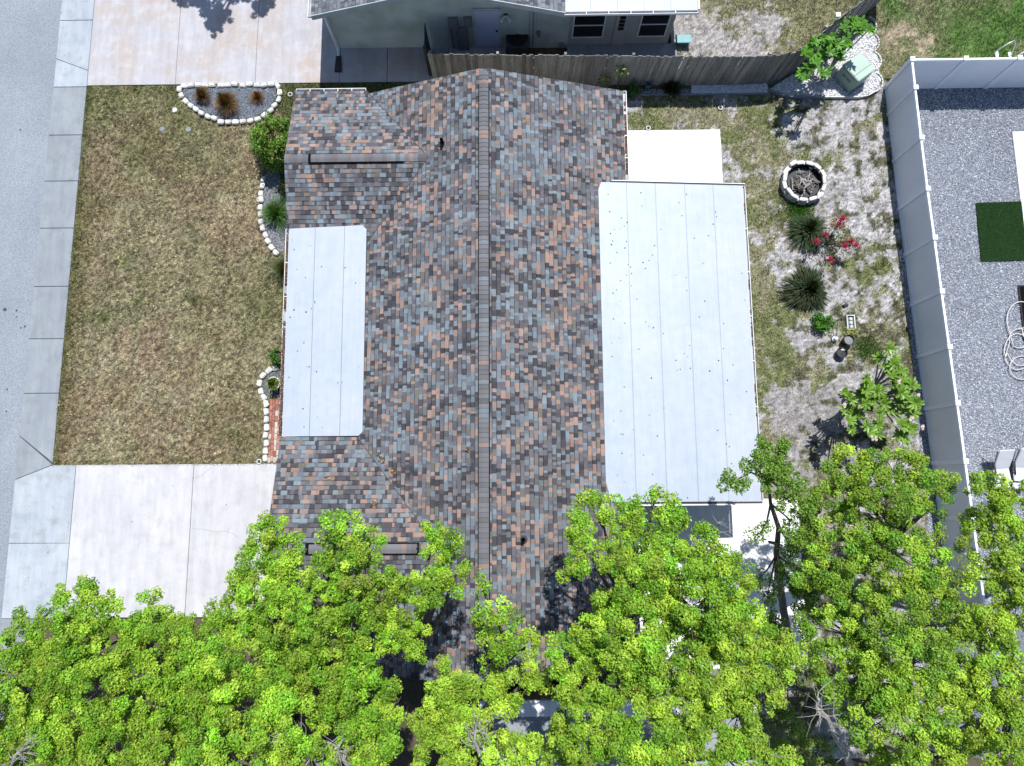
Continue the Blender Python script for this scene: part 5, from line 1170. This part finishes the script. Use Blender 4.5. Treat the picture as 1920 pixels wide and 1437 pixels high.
# garden hook with lantern
bx_, by_ = U(1562, 605); hk = thing('garden_hook', (bx_, by_, 0), 'thin dark garden hook carrying a small lantern', 'garden hook')
a, b = P3(1560, 582, .95), P3(1583, 566, 1.15); m = MB(); m.tube([(bx_, by_, 0), (bx_, by_, .8), a, b, b+np.array([.08, -.02, -.05])], .012, 6); m.obj('pole', MAT['dark'], hk)
lp = P3(1584, 574, .92); m = MB(); m.lathe([(0, .16), (.085, .1), (.06, .095), (.06, -.06), (.075, -.07), (0, -.07)], lp, 6); m.obj('lantern', MAT['dark'], hk)
for (u, v, du, dv, lab) in ((1556, 600, -4, 45, 'curved dark metal border rod beside the small green shrub'),):
    st = thing('metal_rod', (*U(u, v), 0), lab, 'rod'); m = MB(); m.tube([P3(1577, 592, .3), P3(1571, 598, .35), P3(1569, 620, .25), P3(1567, 640, .03)], .01, 6); m.obj('rod', MAT['dark'], st)
# white framed planter
cx_, cy_ = U(1595, 605, .1); fr = thing('planter', (cx_, cy_, 0), 'small white framed rectangular planter on the weeds', 'planter')
for (x0_, x1_, y0__, y1_) in ((-.15, -.115, -.27, .27), (.115, .15, -.27, .27), (-.113, .113, -.27, -.24), (-.113, .113, .24, .27)):
    m = MB(); m.box(cx_+x0_, cx_+x1_, cy_+y0__, cy_+y1_, 0, .14); m.obj('frame_board', MAT['edging'], fr)
m = MB(); m.box(cx_-.112, cx_+.112, cy_-.238, cy_+.238, 0, .06); m.obj('soil', MAT['grey_box'], fr)
for k in range(3): m = MB(); m.lathe([(.05, .06), (.06, .1), (.03, .12), (0, .11)], (cx_+.02, cy_-.15+k*.14, 0), 8); m.obj('stone', MAT['cloth'], fr)
def pot(uv, lab, r, h, mat, soilmat, group=None, rim=None):
    x, y = U(*uv); p = thing('plant_pot', (x, y, 0), lab, 'pot', group); m = MB(); m.lathe([(r*.72, .02), (r, h), (r*1.04, h), (r*1.04, h+.03), (r*.9, h+.03), (r*.86, h-.05)], (x, y, 0), 24); m.obj('bowl', MAT[mat], p, smooth=True)
    m = MB(); m.lathe([(r*.87, h-.05), (0, h-.045)], (x, y, 0), 20); m.obj('soil', MAT[soilmat], p)
    if rim: m = MB(); m.lathe([(r*1.045, h), (r*1.08, h+.035), (r*.92, h+.04)], (x, y, 0), 24); m.obj('rim', MAT[rim], p)
    return p
pot((1584, 641), 'dark grey open pot with a blue-grey fill near the framed planter', .19, .32, 'dark', 'grey_box')
pot((1573, 664), 'black pot tipped beside the weeds below the grey pot', .19, .22, 'black', 'black')
x, y = U(1581, 655, .2); sc_ = thing('garden_stone', (x, y, 0), 'white wedge-shaped stone between the two dark pots', 'stone'); m = MB(); m.prism([(x-.1, y-.05), (x+.1, y-.06), (x+.05, y+.05), (x-.03, y+.08)], 0, .22); m.obj('block', MAT['edging'], sc_, bevel=.02)
x, y = U(1566, 636, .1); sc_ = thing('garden_ornament', (x, y, 0), 'small grey weathered ornament left of the grey pot', 'ornament'); m = MB(); m.lathe([(.1, 0), (.11, .08), (.05, .12), (.07, .2), (0, .24)], (x, y, 0), 10); m.obj('body', MAT['cloth'], sc_); m = MB(); m.lathe([(.13, 0), (.13, .02), (0, .022)], (x, y, 0), 12); m.obj('base', MAT['dark'], sc_)
# potted plants by the porch
pp = pot((525, 672), 'black pot by the porch nearest the gable, holding a green bush', .21, .38, 'black', 'soil_dark'); bush('potted_bush', (525, 672), 'green bush growing in the black pot by the porch', 'plant', .22, .75, 900, (.08, .19, .025), .08, .035)
pp = pot((520, 722), 'black pot with white rim inside the small rounded bed', .22, .36, 'black', 'soil_dark', rim='white_metal'); tuft('potted_grass', (520, 722), 'spiky green plant in the white-rimmed pot', 'plant', 220, .34, .55, (.11, .18, .03), None, .022, .3, col2=(.24, .27, .09), z0=.33)
# sprinkler rings
for uv, lab in (((545, 179), 'white sprinkler ring beside the half-round bed'), ((487, 376), 'white sprinkler ring at the crescent bed edging'), ((1215, 242), 'white sprinkler ring at the patio corner'), ((1350, 204), 'white sprinkler ring in the sand below the fence shadow'), ((1690, 487), 'white sprinkler ring at the foot of the white fence'), ((487, 866), 'white sprinkler ring at the end of the block edging')):
    x, y = U(*uv); sp = thing('sprinkler_ring', (x, y, 0), lab, 'sprinkler', 'white sprinkler rings around the lots'); m = MB(); m.tube([(x+.075*math.cos(t), y+.075*math.sin(t), .06) for t in np.linspace(0, 2*math.pi, 17)[:-1]], .024, 6, close=True); m.obj('ring', MAT['edging'], sp, smooth=True); m = MB(); m.lathe([(.02, .03), (.02, .07), (0, .072)], (x, y, 0), 8); m.obj('nozzle', MAT['dark'], sp)
# small pale stepping stones on the lawn
for u, v, r_, lab in ((329, 208, .11, 'pale round stepping stone on the lawn nearest the half-round bed'), (305, 243, .12, 'dull grey stepping stone on the green part of the lawn'), (354, 244, .13, 'grey bare patch stone on the lawn below the half-round bed')):
    x, y = U(u, v); n = 9; m = MB(); m.prism([(x+r_*rng.uniform(.75, 1.1)*math.cos(t), y+r_*rng.uniform(.75, 1.1)*math.sin(t)) for t in np.linspace(0, 2*math.pi, n+1)[:-1]], 0, .062 if r_ < .115 else .05); m.obj('stepping_stone', MAT['walk'] if r_ > .115 else MAT['cloth'], bevel=.008, label=lab, cat='stepping stone', group='stepping stones on the lawn')

# ================================================================== GRAVEL YARD
mt = thing('turf_mat', (*U(1875, 435), 0), 'dark green artificial turf mat lying on the gravel', 'mat'); tp_ = [U(u, v, .06) for u, v in ((1840, 490), (1925, 488), (1916, 378), (1830, 381))]
m = MB(); m.prism(tp_, .03, .07); m.obj('backing', MAT['turf'], mt)
c0 = np.array(tp_); n = 26000; uu = rng.random((n, 1)); vv = rng.random((n, 1)); xy = (c0[0]*(1-uu)+c0[1]*uu)*(1-vv)+(c0[3]*(1-uu)+c0[2]*uu)*vv
th = rng.uniform(0, 6.28, n); b = np.concatenate([xy, np.full((n, 1), .068)], 1); sd_ = np.stack([-np.sin(th), np.cos(th), th*0], 1)*.007; tip = b+np.stack([np.cos(th)*.02, np.sin(th)*.02, np.full(n, .028)], 1)
link('turf_pile', np_mesh('turf_pile', np.stack([b-sd_, b+sd_, tip], 1).reshape(-1, 3), np.arange(3*n).reshape(-1, 3), MAT['grass'], np.repeat(np.array([.03, .085, .022])*np.exp(rng.normal(0, .3, (n, 1))), 3, 0)), mt, kind='stuff')
xw = U(1896, 250)[0]; m = MB(); m.box(xw, xw+4, U(1915, 450)[1], U(1896, 249)[1], -.05, .08)
m.obj('patio', MAT['patio'], kind='structure', label='white concrete slab at the edge of the gravel yard', bevel=.01)
bm2 = thing('rubber_mat', (*U(1915, 590), 0), 'black rubber mat on the gravel under the pale hose', 'mat'); m = MB(); xa, ya = U(1908, 535, .05); xb, yb = U(1916, 655, .05); m.box(xa, xa+1.4, yb, ya, .03, .065); m.obj('sheet', MAT['black'], bm2, bevel=.01)
m = MB(); m.box(xa+.05, xa+1.35, yb+.05, ya-.05, .066, .072); m.obj('tread', MAT['vent_black'], bm2)
hz = thing('garden_hose', (*U(1895, 640), 0), 'pale garden hose coiled loosely on the gravel', 'hose'); path = []
for (cu, cv, ru, rv, a0, a1) in ((1915, 600, 28, 34, 80, -200), (1912, 635, 20, 18, -230, -560), (1908, 660, 26, 34, 160, -200), (1915, 650, 28, 36, 160, -90), (1918, 690, 26, 22, -60, -330)):
    for a in np.linspace(a0, a1, 26): path.append((*U(cu+ru*math.cos(math.radians(a)), cv+rv*math.sin(math.radians(a)), .08), .085+.012*len(path)/130+.012*math.sin(a/40)))
m = MB(); m.tube(path, .017, 6); m.obj('hose', MAT['rope'], hz, smooth=True); m = MB(); m.tube([path[-1], np.array(path[-1])+np.array([.14, .05, 0])], [.022, .028], 8); m.obj('nozzle', MAT['dark'], hz)
# reclining chairs
def lounge(uv, lab, ang):
    x, y = U(*uv); r_ = thing('lounge_chair', (x, y, 0), lab, 'chair', 'pale lounge chairs at the end of the gravel yard'); ca, sa = math.cos(ang), math.sin(ang)
    def tr(p): return (x+p[0]*ca-p[1]*sa, y+p[0]*sa+p[1]*ca, p[2])
    def ob(nm, c, ax, ay, az, mat, bv=.015):
        m = MB(); R2 = lambda v: (v[0]*ca-v[1]*sa, v[0]*sa+v[1]*ca, v[2]); m.obox(tr(c), R2(ax), R2(ay), R2(az), None); m.obj(nm, MAT[mat], r_, bevel=bv)
    ob('backrest', (0, .36, .62), (.27, 0, 0), (0, .30, .22), (0, -.018, .025), 'cloth'); ob('seat', (0, -.15, .40), (.27, 0, 0), (0, .27, -.02), (0, 0, .03), 'cloth'); ob('footrest', (0, -.55, .34), (.25, 0, 0), (0, .12, -.05), (0, .01, .02), 'cloth')
    for s in (-1, 1):
        m = MB(); m.tube([tr((s*.3, -.6, .02)), tr((s*.3, -.1, .36)), tr((s*.3, .62, .80))], .014, 6); m.tube([tr((s*.3, .45, .02)), tr((s*.3, .0, .55)), tr((s*.3, -.3, .36))], .014, 6); m.obj('frame_side', MAT['dark'], r_)
        ob('armrest', (s*.32, .02, .58), (.03, 0, 0), (0, .22, 0), (0, 0, .012), 'dark', .005)
lounge((1862, 882), 'pale lounge chair nearest the white fence on the gravel', .05); lounge((1898, 880), 'pale lounge chair at the picture edge beside its twin', -.05)
# pool ladder beyond the white fence
ld = thing('pool_ladder', (*U(1850, 135), 0), 'pale steel pool ladder standing behind the white fence', 'ladder')
for (u0, dv) in ((1856, 0), (1888, 14)):
    pts = [P3(u0, 128+dv, .6), P3(u0-1, 108+dv*.3, 1.0), P3(u0+14, 95+dv, 1.35), P3(u0+34, 82+dv, 1.55), P3(u0+46, 76+dv, 1.6), P3(u0+48, 82+dv, 1.5), P3(u0+40, 105+dv, 1.0), P3(u0+36, 120+dv, .2)]
    m = MB(); m.tube(pts, .02, 7); m.obj('rail', MAT['chrome'], ld, smooth=True)
for (u, v) in ((1869, 102), (1893, 103)):
    p = P3(u, v, 1.0); m = MB(); m.box(p[0]-.05, p[0]+.05, p[1]-.32, p[1]+.1, .98, 1.02); m.obj('step', MAT['vinyl'], ld, bevel=.01)
